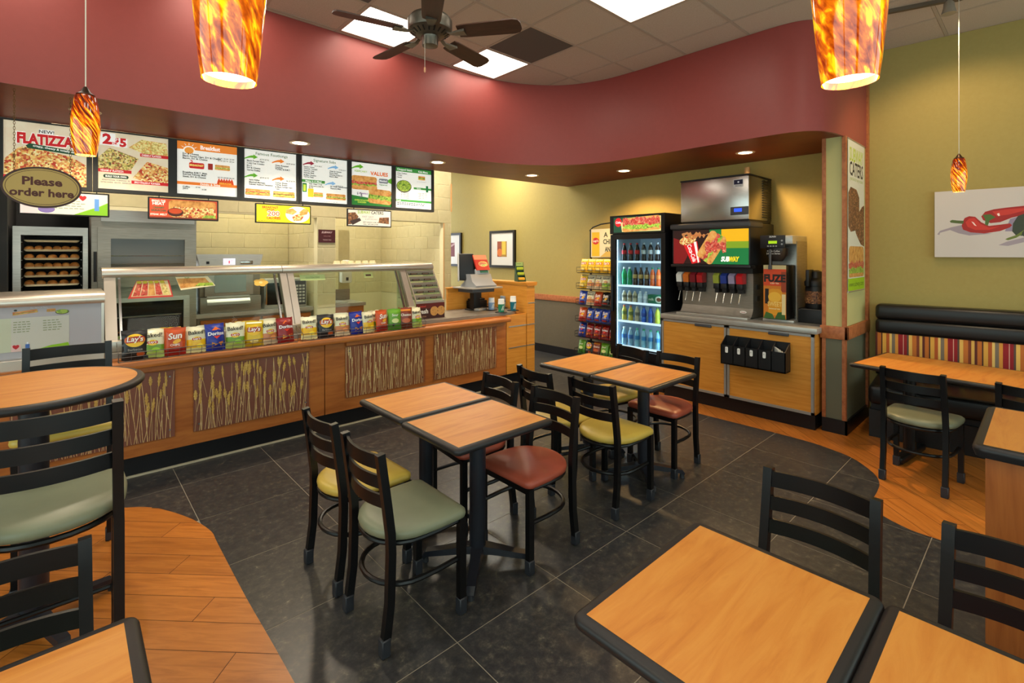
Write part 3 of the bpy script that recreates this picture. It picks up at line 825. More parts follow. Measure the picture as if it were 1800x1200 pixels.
MB().rbox(1.93, 3.78, 4.395, CF + .01, .762, .803, .004, 1).world('ledge_moulding', WOODC, t)
# stainless worktop with a rounded right-hand end
pl = [(CL, 4.50), (3.5, 4.47)] + [(4.02 + .265 * sin(a), 4.75 - .30 * cos(a)) for a in [pi / 2 * i / 8 for i in range(9)]] + [(4.285, 5.14), (CL, 5.14)]
MB().prism(pl, .872, .905).world('worktop', STEELD, t)
# wheat panels: stalks set in clear resin sheets on steel stand-offs
WHEAT = nmat('wheat_straw', [(.3, (222, 186, 120)), (.6, (240, 212, 154)), (.8, (250, 230, 184))], nscale=40, rough=.6)
WHEATG = nmat('wheat_gold', [(.3, (196, 152, 70)), (.6, (222, 184, 98)), (.8, (236, 206, 128))], nscale=60, rough=.6)
def wheat_panel(x0, x1, z0, z1, dense, seed):
    rd = random.Random(seed); y = CF - .012
    p = MB().rbox(x0, x1, CF - .022, CF - .006, z0, z1, .002, 1).world('resin_panel', ACRYL, t)
    bk = MB().box(x0 + .002, x1 - .002, CF - .0075, CF - .0065, z0 + .002, z1 - .002).world('tinted_backing', mat('resin_mauve', (134, 84, 66), .4) if dense < 100 else mat('resin_brown', (148, 88, 54), .4), t)
    b = MB()
    gold = dense < 100
    for k in range(int((x1 - x0) * dense)):
        xb = x0 + .012 + (x1 - x0 - .024) * (k + rd.uniform(-.8, .8)) / ((x1 - x0) * dense); xb = min(max(xb, x0 + .01), x1 - .01)
        lean = rd.uniform(-.13, .13) if gold else rd.uniform(-.07, .07)
        top = rd.uniform(z0 + (z1 - z0) * .3, z1 - .01); head = rd.random() < (.8 if gold else .5)
        if rd.random() < .3: top = z1 - .01; head = rd.random() < .35
        zb = z0 + .004 if rd.random() < .7 else rd.uniform(z0, max(z0 + .01, top - .2))
        xe = min(max(xb + lean * (top - z0), x0 + .008), x1 - .008)
        wd = rd.uniform(.0011, .0022) if gold else rd.uniform(.0010, .0024)
        bow = rd.uniform(-.012, .012); yy = y + rd.uniform(-.003, .003); n = 4; vs = []
        for i in range(n + 1):
            q = i / n; xc = min(max(xb + (xe - xb) * q + bow * sin(pi * q), x0 + .006), x1 - .006); zz = zb + (top - zb) * q
            vs += [(xc - wd, yy, zz), (xc, yy - .0015, zz), (xc + wd, yy, zz)]
        b.add(vs, [f for i in range(n) for f in ((3 * i, 3 * i + 1, 3 * i + 4, 3 * i + 3), (3 * i + 1, 3 * i + 2, 3 * i + 5, 3 * i + 4))], 0)
        if head:
            hl = rd.uniform(.065, .12); dx = (xe - xb) / max(top - zb, .05); zt = min(top + hl * .6, z1 - .006)
            hw = rd.uniform(.009, .0145) * (1 if gold else .62); n = 8
            L_, M_, R_ = [], [], []
            for i in range(n + 1):
                q = i / n; zz = zt - hl * (1 - q); ww = hw * sin(pi * (.12 + .8 * q)) * (1 if i % 2 else .68)
                xc = min(max(xe + dx * (zz - top), x0 + .014), x1 - .014)
                L_.append((xc - ww, yy - .001, zz)); M_.append((xc, yy - .0045, zz)); R_.append((xc + ww, yy - .001, zz))
            m_ = n + 1
            b.add(L_ + M_ + R_, [f for i in range(n) for f in ((i, m_ + i, m_ + i + 1, i + 1), (m_ + i, 2 * m_ + i, 2 * m_ + i + 1, m_ + i + 1))], 1)
    b.v = [(x - SCN.location.x, yy - SCN.location.y, z - SCN.location.z) for x, yy, z in b.v]
    me = bpy.data.meshes.new('wheat_stalks'); me.from_pydata(b.v, [], b.f); me.materials.append(WHEAT); me.materials.append(WHEAT if dense > 100 else WHEATG); me.polygons.foreach_set('material_index', b.m); me.update()
    stuff(obj('wheat_stalks', me, p))
    for cx in (x0 + .035, (x0 + x1) / 2, x1 - .035):
        for cz in (z0 + .06, z1 - .045):
            if cx == (x0 + x1) / 2 and cz < .5: continue
            MB().cyl((cx, CF - .024, cz), (cx, CF, cz), .006, n=10).world('standoff', CHROME, t)
wheat_panel(-1.13, -.37, .25, .752, 84, 1)
wheat_panel(-.26, .61, .25, .752, 84, 2)
wheat_panel(.725, 1.60, .252, .752, 84, 3)
wheat_panel(1.93, 2.80, .27, .755, 101, 4)
wheat_panel(2.905, 3.785, .27, .765, 106, 5)

# end partition with cap and aluminium reveals
t = thing('end_partition', 'honey wood half-height partition with moulded cap at the register end', 'partition', (4.36, 4.9, 0))
WOODP = WOODH
MB().box(4.29, 4.425, CF - .012, 5.42, .0, 1.215).world('body', WOODP, t)
MB().prism([(4.285, 1.215), (4.44, 1.215), (4.455, 1.24), (4.455, 1.262), (4.27, 1.262), (4.27, 1.24)], CF - .03, 5.44, 'y').world('cap', WOODP, t)
for z in (.47, .73):
    MB().box(4.29, 4.427, CF - .016, CF, z - .006, z + .006).world('aluminium_strip', SATIN, t)
    MB().box(3.99, 4.285, CF - .01, CF, z - .006, z + .006).world('aluminium_strip', SATIN, SCN)
MB().box(4.31, 4.427, CF - .016, CF, .994, 1.006).world('aluminium_strip', SATIN, t)
MB().box(4.29, 4.432, CF - .018, 5.3, 0.0, .12).world('base', BASEB, t)
t = thing('register_backboard', 'orange-toned wood panel behind the cash register', 'panel', (3.95, 5.18, 0))
MB().box(3.60, 4.285, 5.16, 5.19, 0, 1.17).world('board', WOODH, t)
MB().rbox(3.59, 4.285, 5.145, 5.20, 1.17, 1.19, .004).world('cap', WOODH, t)

# ---- low frosted case at the left
t = thing('low_display_case', 'low food case with frosted front and rounded aluminium rail at left', 'display case', (-.75, 4.8, .86))
MB().rbox(CL, .205, 4.47, 5.05, .86, .935, .004, 1).world('base', SATIN, t)
fp = MB().box(CL, .195, 4.545, 4.552, .935, 1.285).world('frosted_pane', mat('frosted_pane', (176, 172, 178), .25), t)
MB().box(.19, .205, 4.54, 5.0, .93, 1.3).world('end_cheek', SATIN, t)
prof = [(4.505, 1.275), (4.495, 1.30), (4.505, 1.33), (4.54, 1.348), (5.0, 1.35), (5.0, 1.28)]
MB().prism(prof, CL, .207, 'x').world('top_rail', SATIN, t, angle=60)
p = Pr()
p.rect(-.28, -.13, .0, .09, (196, 200, 176)).rect(-.21, -.13, .07, .09, (200, 198, 188))
p.sub(-.145, .125, .12, .022, 'meat', .12).sub(-.02, .13, .045, .02, 'meat').ell(.035, .115, .035, .017, (88, 84, 50)).ell(.035, .117, .031, .014, 'lettuce')
p.ell(-.19, .14, .008, .006, (40, 50, 40))
p.text('Our Menu & More', -.08, .152, .008, (228, 226, 224), bold=0)
for k in range(5):
    p.bars(-.2, -.1, .06 - k * .016, .005, (140, 150, 110), 4, k).bars(-.06, .05, .06 - k * .016, .005, (140, 150, 110), 4, k + 9)
p.rect(-.21, -.13, -.165, -.085, (226, 190, 186)).text('\u2665', -.188, -.1, .02, (190, 40, 50))
p.rect(-.144, -.125, -.124, -.085, (70, 110, 180)).rect(-.138, -.085, -.13, -.072, (230, 236, 246))
p.poly([(-.1, -.128), (-.02, -.105), (.03, -.1), (.065, -.095), (.075, -.135), (.03, -.125), (-.03, -.12)], (140, 190, 40))
p.build('menu_decal', fp, 0, loc=(-.05 + .75, 4.543 - 4.8, 1.11 - .86), rough=.3)

# ---- sneeze guard over the sandwich line
t = thing('sneeze_guard', 'long glass sneeze guard with brushed aluminium posts and top rail', 'sneeze guard', (1.5, 4.85, .905))
SNG = t
GB, GT = (4.60, .93), (4.865, 1.455)
def gy(z): return GB[0] + (GT[0] - GB[0]) * (z - GB[1]) / (GT[1] - GB[1])
prof = [(4.835, 1.435), (4.82, 1.455), (4.825, 1.485), (4.845, 1.507), (4.87, 1.512), (5.08, 1.512), (5.08, 1.495), (4.93, 1.49), (4.92, 1.435)]
for a, c in ((.205, 1.497), (1.501, 3.165)): MB().prism(prof, a, c, 'x').world('top_rail', SATIN, t, angle=60)
MB().rbox(.205, 2.82, 4.565, 4.70, .905, .985, .006).world('sill', SATIN, t)
MB().box(.205, 2.82, 4.68, 5.10, .905, .93).world('food_well', STEELD, t)
def post(x0, x1, y_front=.02):
    b = MB()
    n = 6
    for i in range(n):
        pass
    L0, L1 = [], []
    f = [(gy(z) - .028 + .02 * ((z - .93) / .52 - .5) ** 2, z) for z in [.91 + .56 * i / n for i in range(n + 1)]]
    poly = f + [(y + .07, z) for y, z in f[::-1]]
    return b.prism(poly, x0, x1, 'x').world('post', SATIN, t, angle=60)
post(.215, .285); post(1.478, 1.537); post(1.542, 1.60); post(2.735, 2.80)
for x0, x1 in ((.30, .315), (1.43, 1.445), (2.685, 2.70)):
    poly = [(gy(.95) - .005, .95), (gy(1.44) - .005, 1.44), (gy(1.44) + .02, 1.44), (gy(.95) + .02, .95)]
    MB().prism(poly, x0, x1, 'x').world('inner_post', CHROME, t)
for x0, x1 in ((.285, 1.478), (1.60, 2.735)):
    poly = [(gy(.985), .985), (gy(1.44), 1.44), (gy(1.44) + .006, 1.44), (gy(.985) + .006, .985)]
    pn = MB().prism(poly, x0, x1, 'x').world('glass_pane', PANE, t)
    tilt = atan2(GT[0] - GB[0], GT[1] - GB[1])
    def decal(p, xc, zc): p.build('sticker', pn, -.001, loc=(xc - 1.5, gy(zc) - 4.85 - .002, zc - .905), rot=(-tilt, 0, 0), rough=.3)
    if x0 < 1:
        p = Pr().poly([(-.16, -.075), (.13, -.075), (.11, .075), (-.10, .075)], (196, 60, 50)).poly([(-.14, -.06), (.12, -.06), (.10, .07), (-.10, .07)], (214, 196, 150))
        for k, f in enumerate(('meat', 'meat', 'bread', 'meat', 'cheese')): p.poly([(-.13 + k * .049, -.055), (-.085 + k * .049, -.055), (-.065 + k * .036, .06), (-.095 + k * .037, .06)], f)
        for k in range(5): p.ell(-.085 + k * .037, .06, .016, .012, (190, 184, 50))
        decal(p, .515, 1.34)
        p = Pr().poly([(-.13, .06), (.10, .06), (.15, -.03), (-.10, -.06)], (230, 220, 180)).poly([(-.125, .045), (.08, .045), (.12, -.02), (-.10, -.045)], 'bread').poly([(.03, .0), (.13, .0), (.14, -.028), (.0, -.03)], 'lettuce').text('fresh', -.05, .05, .012, (60, 130, 40))
        decal(p, .80, 1.375)
        p = Pr()
        for a in range(5): p.ell(.035 * cos(a * 1.257), .02 * sin(a * 1.257), .028, .02, (238, 190, 90), 12)
        p.ell(0, 0, .015, .012, (250, 220, 150)); decal(p, 1.31, 1.36)
    else:
        p = Pr().rect(-.12, -.03, .12, .03, (176, 196, 130)).text('GLUTEN FREE', 0, 0, .016, (70, 110, 50), bold=0); decal(p, 1.78, 1.39)
        p = Pr().rect(-.05, -.03, .05, .03, (180, 190, 120)).rect(-.03, -.01, .03, .01, (80, 50, 40)); decal(p, 2.36, 1.395)
# tubs of food in the well, seen through the glass
for k in range(8):
    x = .42 + k * .28; g = ('lettuce', 'meat', 'cheese', 'veggie', 'lettuce', 'meat', 'lettuce', 'cheese')[k]
    q = thing('food_tub', 'steel food tub inside the sandwich line, %s' % nth(k, 8), 'tub', (x, 4.9, .93), group='food tubs in the sandwich line')
    MB().box(-.12, .12, -.14, -.135, 0, .03).box(-.12, .12, .135, .14, 0, .03).box(-.12, -.115, -.135, .135, 0, .03).box(.115, .12, -.135, .135, 0, .03).build('pan', STEEL, q)
    MB().box(-.115, .115, -.135, .135, 0.001, .024).build('filling', pmat(g), q)
for k in range(6):
    x = xat(592 + k * 12.5, 5.0)
    q = thing('paper_bowl', 'cream paper bowl upside down on the sneeze guard shelf, %s' % nth(k, 6), 'bowl', (x, 5.0, 1.512), group='bowls on the sneeze guard')
    MB().lathe([(.036, 0), (.038, .004), (.028, .034), (.0, .036)], 18).build('bowl', mat('cream_paper', (226, 214, 170), .6), q)
    MB().lathe([(.036, .0), (.041, .003), (.036, .006)], 18, cap=False).build('rim', WHITE, q)

# cookie case
t = thing('cookie_case', 'small slanted clear cookie case with shelves and dark red cookie sign', 'display case', (2.99, 4.85, .905))
CB = [(4.635, 1.10), (4.86, 1.44), (5.05, 1.44), (5.05, .905), (4.625, .905), (4.625, 1.09)]
for x0, x1 in ((2.815, 2.825), (3.165, 3.175)):
    MB().prism(CB, x0, x1, 'x').world('side_glass', PANE, t)
    MB().sweep([(x0 + .005, 4.63, 1.09), (x0 + .005, 4.855, 1.44)], [(-.006, -.006), (.006, -.006), (.006, .006), (-.006, .006)]).world('edge_strip', SATIN, t)
MB().prism([(4.635, 1.10), (4.86, 1.44), (4.865, 1.438), (4.64, 1.096)], 2.82, 3.17, 'x').world('front_glass', PANE, t)
MB().box(2.815, 3.175, 4.62, 4.65, 1.075, 1.10).world('front_rail', SATIN, t)
MB().box(2.815, 3.175, 4.61, 4.63, .905, 1.075).world('sign_box', mat('maroon', (66, 22, 18), .4), t)
p = Pr().rect(-.18, -.085, .18, .085, (62, 22, 18)).rect(-.18, .03, .18, .085, (96, 26, 20))
for x in (.045, .135): p.ell(x, -.005, .052, .052, 'cookie', 28)
p.text('fresh', -.1, .0, .05, (240, 236, 228), w=.13, bold=.03).text('baked', -.1, .055, .022, (200, 60, 50)).text('cookies', -.1, -.055, .02, (150, 110, 80))
p.build('cookie_sign', t, 0, loc=(0, 4.608 - 4.85, .99 - .905))
shl = mat('acrylic_shelf', (150, 132, 116), .3)
for k in range(5):
    z = 1.115 + k * .066; y0 = 4.64 + (z - 1.10) * .66
    sh = MB().box(2.825, 3.165, y0 + .01, 5.04, z, z + .005).world('shelf', shl, t)
    MB().box(2.825, 3.165, y0 + .012, y0 + .018, z + .005, z + .05).world('bin_front', mat('bin_tan', (150, 134, 120), .35), t)
    for x in (2.91, 3.06):
        MB().box(x - .045, x + .045, y0 + .006, y0 + .011, z + .006, z + .024).world('shelf_tag', mat('tag_brown', (70, 44, 34), .5), t)
        MB().box(x - .036, x + .036, y0 + .0045, y0 + .007, z + .011, z + .019).world('tag_text', mat('tag_tan', (160, 120, 96), .5), t)

# ---- crisp packets
def bulge(x, z, w, h, d):
    u = min(abs(x) / (w / 2), 1); v = z / h
    e = max(0, min(1, (v - .05) / .16)) * max(0, min(1, (.94 - v) / .16))
    return .0015 + d * (1 - u ** 2.2) ** .75 * (e ** .6)
def F(c, r=.3): return mat('foil_%d_%d_%d' % c, c, r, spec=.6)
def lays(p, x, z, k, sub=None):
    p.ell(x, z, .052 * k, .043 * k, (244, 196, 40), 24).rrect(x - .055 * k, z - .016 * k, x + .055 * k, z + .026 * k, .016 * k, (176, 24, 34))
    p.text("Lay's", x, z + .005 * k, .034 * k, (250, 248, 240), w=.088 * k, bold=.02, shear=.15)
CREAM = (232, 226, 190)
BAGS = {}
def bagtype(key, base, bands=(), art=None, w=.135, h=.20, d=.026):
    BAGS[key] = (base, bands, art, w, h, d)
def _baked(col):
    def art(p):
        p.text('Baked!', .0, .152, .03, (48, 36, 24), w=.105, bold=.015, rot=.05)
        p.ell(0, .1, .03, .02, (238, 200, 60)).rrect(-.03, .092, .03, .112, .008, (186, 40, 44)).text("Lay's", 0, .102, .015, (250, 246, 240), w=.045, shear=.15)
        p.ell(.02, .05, .024, .016, tuple(min(255, int(c * 1.25)) for c in col), 16)
    return art
def _dor(p):
    p.poly([(-.03, .15), (.0, .176), (.035, .15)], (240, 110, 30)).text('Doritos', 0, .125, .026, (248, 246, 250), w=.108, bold=.03).poly([(-.02, .105), (.0, .085), (.03, .108)], (230, 60, 40))
    p.ell(-.02, .045, .026, .02, (232, 150, 50), 3).ell(.03, .05, .024, .02, (216, 128, 36), 3, .6)
def _sun(p):
    p.text('Sun', 0, .14, .044, (250, 244, 234), w=.085, bold=.03, shear=.2, rot=.1).ell(.012, .10, .026, .014, (248, 184, 50), 18, .4).text('CHIPS', .0, .075, .016, (250, 236, 220), bold=.02).ell(0, .035, .05, .012, (150, 30, 22))
bagtype('lays_black', (30, 28, 29), (), lambda p: (lays(p, 0, .13, 1.05), p.text('Barbecue', 0, .068, .016, (150, 140, 130), bold=.01), p.ell(.03, .035, .024, .016, (190, 84, 36))), .15, .205)
bagtype('baked_green', CREAM, ((0, .28, (176, 190, 96)), (.28, .42, (112, 156, 40))), _baked((120, 160, 40)))
bagtype('baked_yellow', CREAM, ((0, .2, (240, 226, 160)), (.2, .48, (238, 186, 20))), _baked((232, 180, 40)))
bagtype('baked_orange', CREAM, ((0, .2, (226, 200, 160)), (.2, .45, (198, 122, 70))), _baked((190, 120, 70)))
bagtype('sun_orange', (204, 78, 26), ((0, .25, (168, 34, 24)),), _sun)
bagtype('sun_blue', (44, 74, 176), ((0, .25, (30, 50, 140)),), _sun)
bagtype('sun_black', (34, 32, 34), (), _sun)
bagtype('doritos_blue', (22, 44, 146), (), _dor)
bagtype('doritos_red', (142, 20, 24), (), _dor)
bagtype('lays_yellow', (226, 188, 26), ((0, .22, (206, 160, 20)),), lambda p: (p.rect(-.055, .178, .055, .19, (250, 240, 200)), lays(p, 0, .125, .95), p.ell(.0, .04, .03, .016, (240, 214, 130))))
bagtype('green', (104, 164, 40), ((0, .3, (70, 130, 34)),), lambda p: (p.text('Sour', 0, .14, .024, (240, 240, 220), bold=.02), p.ell(0, .085, .035, .022, (220, 226, 150)), p.ell(-.02, .045, .012, .012, (30, 30, 20))))
bagtype('brown', (138, 52, 26), ((0, .4, (100, 40, 24)),), lambda p: (p.rect(-.05, .165, .05, .182, (214, 130, 40)), p.text('Cheetos', 0, .13, .024, (246, 230, 210), w=.1, bold=.03), p.ell(0, .075, .042, .022, (196, 96, 50))))
_bm = {}
def bagmesh(key):
    if key in _bm: return _bm[key]
    base, bands, art, w, h, d = BAGS[key]; nu, nv = 8, 16; rd = random.Random(key)
    mats = [F(base)] + [F(c) for _, _, c in bands]
    b = MB(); vs = []
    wr = [[rd.uniform(-1, 1) for _ in range(nu + 1)] for _ in range(nv + 1)]
    for sd in (-1, 1):
        for j in range(nv + 1):
            for i in range(nu + 1):
                z = h * j / nv; q = .5 + .5 * min(1, min(j, nv - j) / 2.5); x = w * (i / nu - .5) * (1.0 - .07 * sin(pi * j / nv))
                bb = bulge(x, z, w, h, d); bb += wr[j][i] * .003 * (1 if 0 < i < nu else 0)
                vs.append((x, sd * bb, z + (.004 * wr[j][i] if j in (0, nv) else 0)))
    m1 = (nu + 1) * (nv + 1); fs, ms = [], []
    for s in (0, 1):
        for j in range(nv):
            mi = 0
            for k, (a, c, _) in enumerate(bands):
                if a <= (j + .5) / nv < c: mi = k + 1
            for i in range(nu):
                a = s * m1 + j * (nu + 1) + i; f = (a, a + 1, a + nu + 2, a + nu + 1); fs.append(f if s == 0 else f[::-1]); ms.append(mi)
    edge = [j * (nu + 1) for j in range(nv + 1)], [j * (nu + 1) + nu for j in range(nv + 1)]
    for e in edge:
        for j in range(nv): fs.append((e[j], e[j + 1], e[j + 1] + m1, e[j] + m1)); ms.append(0)
    for e in ([i for i in range(nu + 1)], [nv * (nu + 1) + i for i in range(nu + 1)]):
        for i in range(nu): fs.append((e[i], e[i + 1], e[i + 1] + m1, e[i] + m1)); ms.append(0)
    b.v, b.f, b.m = vs, fs, ms
    me = b.mesh('packet', mats, 60)
    p = Pr(); art(p)
    po = p.build('t', None, 0, fn=lambda x, z, o: (x, -bulge(max(-w / 2, min(w / 2, x)), z, w, h, d) - .0036 - o * .7, z), rough=.35)
    pm_ = po.data; bpy.data.objects.remove(po)
    _bm[key] = (me, pm_); return _bm[key]
def bag(key, label, loc, rz=0.0, tilt=0.0, group=None, k=1.0):
    me, pm_ = bagmesh(key)
    o = tag(obj('crisp_packet', me, None, loc, rot=(tilt, 0, rz)), label, 'crisps', group)
    o.scale = (k, k, k)
    obj('print', pm_, o)
    return o
def basket(label, x0, x1, yb, z):
    t = thing('wire_basket', label, 'basket', ((x0 + x1) / 2, yb, z))
    w = (x1 - x0) / 2; b = MB()
    b.tube([(-w, .11, .002), (-w, -.055, .002), (-w, -.075, .06), (-w, -.075, .066)], .0026, 6)
    b.tube([(w, .11, .002), (w, -.055, .002), (w, -.075, .06), (w, -.075, .066)], .0026, 6)
    n = int(2 * w / .07)
    for i in range(1, n): b.tube([(-w + 2 * w * i / n, .11, .002), (-w + 2 * w * i / n, -.055, .002), (-w + 2 * w * i / n, -.075, .064)], .0016, 5)
    b.build('uprights', WIRE, t)
    for y, zz, r in ((-.075, .066, .003), (-.066, .036, .0022), (-.055, .003, .0024), (.11, .003, .0018)): MB().tube([(-w, y, zz), (w, y, zz)], r, 6).build('rail', WIRE, t)
    for s in (-1, 1): MB().tube([(s * w, .11, .003), (s * w, .11, .12), (s * w, .0, .09), (s * w, -.075, .066)], .0026, 6).build('end_hoop', WIRE, t)
YB, ZB = 4.425, .857
basket('wire basket of crisps on the left half of the counter ledge', xat(207, YB), xat(519, YB), YB, ZB)
basket('wire basket of crisps on the right half of the counter ledge', xat(528, YB), xat(742, YB), YB, ZB)
rowA = [(237, 'lays_black', 'black packet with round yellow and red logo, first in the left basket'), (268, 'baked_green', 'cream and green packet beside the black one at the left end'),
        (307, 'sun_orange', 'bright orange packet in the left basket'), (345, 'baked_yellow', 'cream and yellow packet between the orange and blue ones, left basket'),
        (379, 'doritos_blue', 'dark blue packet in the left basket'), (413, 'baked_green', 'cream and green packet right of the dark blue packet'),
        (446, 'lays_yellow', 'yellow packet with red banner logo in the left basket'), (473, 'baked_orange', 'cream and tan packet left of the red packet'),
        (502, 'doritos_red', 'dark red packet at the right end of the left basket')]
rowB = [(543, 'baked_yellow', 'cream and yellow packet, first in the right basket'), (573, 'lays_black', 'black packet in the right basket'), (601, 'baked_orange', 'cream and tan packet next to the black one, right basket'),
        (627, 'doritos_blue', 'blue packet in the right basket'), (648, 'baked_yellow', 'yellow packet between the blue and orange ones, right basket'), (671, 'sun_orange', 'orange packet in the right basket'),
        (693, 'green', 'bright green packet in the right basket'), (712, 'brown', 'brown packet near the cookie sign'), (732, 'baked_green', 'cream and green packet at the far right end beside the cookie sign')]
rd = random.Random(3)
for px, k, lb in rowA + rowB:
    bag(k, lb, (xat(px, YB), YB - .012 + rd.uniform(-.004, .004), ZB + .005), radians(rd.uniform(-14, 14)), radians(-10 + rd.uniform(-5, 5)), 'crisp packets on the counter', rd.uniform(1.0, 1.06))
for i, (px, k) in enumerate(((262, 'baked_green'), (300, 'lays_yellow'), (430, 'lays_yellow'), (590, 'baked_yellow'), (660, 'baked_green'), (722, 'baked_orange'))):
    bag(k, 'packet mostly hidden in the second row behind %s' % ('the black packet', 'the orange packet', 'the yellow logo packet', 'the tan packet, right basket', 'the orange packet, right basket', 'the brown packet')[i], (xat(px, YB + .07), YB + .065, ZB + .005), 0, radians(-8), 'crisp packets on the counter', 1.0)

# ---- register area
def wpt(px, py, z=.905): return unproj(px, py, z)
x, y = xat(840, 4.88), 4.88
t = thing('register_stand', 'metal pedestal shelf carrying the cash register', 'stand', (x, y, .905))
MB().box(-.05, .05, .02, .10, 0, .28).box(-.1, .1, -.0, .14, 0, .012).build('post', BLKPL, t)
MB().rbox(-.25, .25, -.2, .2, .28, .30, .008).build('shelf', STEEL, t)
MB().rbox(-.2, .15, -.15, .15, .235, .28, .008).build('cash_tray', GREYPL, t)
t = thing('cash_register', 'grey touch-screen cash register with red advert panel and green customer display', 'register', (x, y, 1.205))
MB().prism([(-.16, 0), (-.17, .02), (-.09, .07), (-.06, .14), (-.05, .16), (.05, .16), (.08, .06), (.15, .02), (.15, 0)], -.16, .17, 'x').build('base', mat('pos_grey', (150, 152, 156), .4), t)
hd = MB().rbox(-.10, .09, -.02, .05, -.17, .17, .02).build('screen_back', BLKPL, t, (-.13, .06, .25), rot=(radians(-8), 0, radians(-30)))
MB().rbox(-.112, -.098, -.03, .06, -.18, .18, .006).build('screen_rim', mat('pos_light', (196, 198, 200), .4), t, (-.13, .06, .25), rot=(radians(-8), 0, radians(-30)))
MB().rbox(-.02, .13, .05, .12, .12, .36, .015).build('screen_back', BLKPL, t)
MB().rbox(-.04, .14, -.10, .03, .14, .22, .01).build('customer_display', mat('pos_light'), t, rot=(radians(-14), 0, 0))
Pr().rect(-.065, -.022, .065, .022, (34, 104, 80)).build('display_screen', t, 0, emit=.25, loc=(.05, -.062, .195), rot=(radians(-32), 0, 0))
ap = MB().prism([(-.07, .21), (.02, .40), (.035, .40), (-.055, .21)], -.07, .14, 'x').build('advert_panel', mat('red_advert', (196, 40, 30), .4), t)
p = Pr().rect(-.105, -.105, .105, .105, (204, 44, 32)).rect(-.105, .04, .105, .105, (236, 150, 110)).ell(.02, -.02, .075, .04, 'bread').ell(.01, -.02, .06, .02, 'meat').ell(.04, -.035, .05, .012, 'lettuce')
p.build('advert', ap, 0, loc=(.035, -.029, .305), rot=(radians(-25.3), 0, 0))
px, py = wpt(836, 540)
t = thing('receipt_printer', 'black box with cables under the register shelf', 'printer', (px, py, .905))
MB().rbox(-.15, .12, -.10, .10, 0, .10, .01).build('body', BLKPL, t)
MB().rbox(-.13, .10, -.08, .09, .10, .125, .01).build('lid', BLKPL, t)
MB().box(-.12, -.08, -.103, -.10, .02, .05).build('port_label', WHITE, t)
MB().rbox(.06, .085, -.02, .01, .12, .2, .004).build('aerial', BLKPL, t)
MB().tube([(.1, -.1, .05), (.13, -.14, .04), (.08, -.16, .02), (.0, -.15, .006), (.06, -.12, .006), (.14, -.1, .006)], .004, 6).build('cable', BLKPL, t)
px, py = wpt(843, 545)
t = thing('card_terminal', 'small grey card terminal lying on the steel worktop', 'card reader', (px, py - .02, .905), radians(15))
MB().rbox(-.09, .09, -.04, .04, 0, .03, .01).build('body', mat('terminal_grey', (150, 148, 146), .4), t)
MB().rbox(-.02, .07, -.03, .03, .03, .034, .002).build('keypad', GREYPL, t)
for px_, py_, nm, c1, c2, hh in ((864, 545, 'pale blue printed cup beside the card cable', (130, 160, 200), (220, 226, 236), .15), (881, 549, 'green and white cup, front one on the black mat', (30, 130, 96), (240, 240, 236), .155), (884, 541, 'blue-grey cup at the back of the group', (110, 140, 170), (160, 170, 180), .15), (902, 546, 'tall teal and white cup nearest the partition', (20, 110, 130), (240, 240, 236), .175)):
    px, py = wpt(px_, py_)
    m = thing('cup_mat', 'black mat under the ' + nm, 'mat', (px, py, .905), group='black mats under the cups')
    MB().lathe([(.075, 0), (.077, .003), (.072, .008)], 24).build('disc', BLKPL, m)
    t = thing('paper_cup', nm, 'cup', (px, py, .9135), group='paper cups')
    MB().lathe([(.034, 0), (.041, hh * .62)], 24).build('cup', mat('cup_%d' % px_, c1, .5), t)
    MB().lathe([(.042, hh * .6), (.039, hh * .62), (.036, hh)], 24).build('upper_cups', mat('cupw_%d' % px_, c2, .5), t)
    p = Pr()
    for k in (-1, 1): p.poly([(-.018 + k * .009, .02), (-.010 + k * .009, .02), (.010 + k * .009, hh * .5), (.002 + k * .009, hh * .5)], (230, 236, 230))
    p.build('wave_print', t, 0, fn=lambda x_, z_, o: ((.0345 + .0113 * z_ / (hh)) * sin(x_ / .038) , -(.0352 + .0113 * z_ / hh) * cos(x_ / .038) - .0006 - o, z_))
px, py = 4.36, 4.62
t = thing('candy_display', 'small green tiered card display on the partition cap', 'display', (px, py, 1.262), radians(-20))
MB().prism([(-.07, 0), (.06, 0), (.06, .03), (.035, .25), (.02, .25), (.0, .12), (-.05, .06)], -.055, -.05, 'x').prism([(-.07, 0), (.06, 0), (.06, .03), (.035, .25), (.02, .25), (.0, .12), (-.05, .06)], .05, .055, 'x').box(-.055, .055, .02, .03, 0, .25).box(-.055, .055, -.07, .05, 0, .01).build('card_stand', mat('dark_green', (30, 70, 34), .5), t)
for k, (yy, zz) in enumerate(((-.06, .01), (-.035, .075), (-.01, .14))):
    MB().box(-.05, .05, yy, yy + .03, zz + .0, zz + .006).build('tier', mat('dark_green'), t)
    MB().rbox(-.046, .046, yy + .002, yy + .026, zz + .008, zz + .045, .008).build('sweets', mat(('sweet_orange', 'sweet_lime', 'sweet_lime')[k], ((220, 170, 40), (176, 196, 40), (176, 196, 40))[k], .4), t)
Pr().rect(-.05, -.025, .05, .025, (170, 190, 110)).bars(-.04, .04, .0, .006, (60, 100, 50), 4).build('header', t, 0, loc=(0, .018, .225))

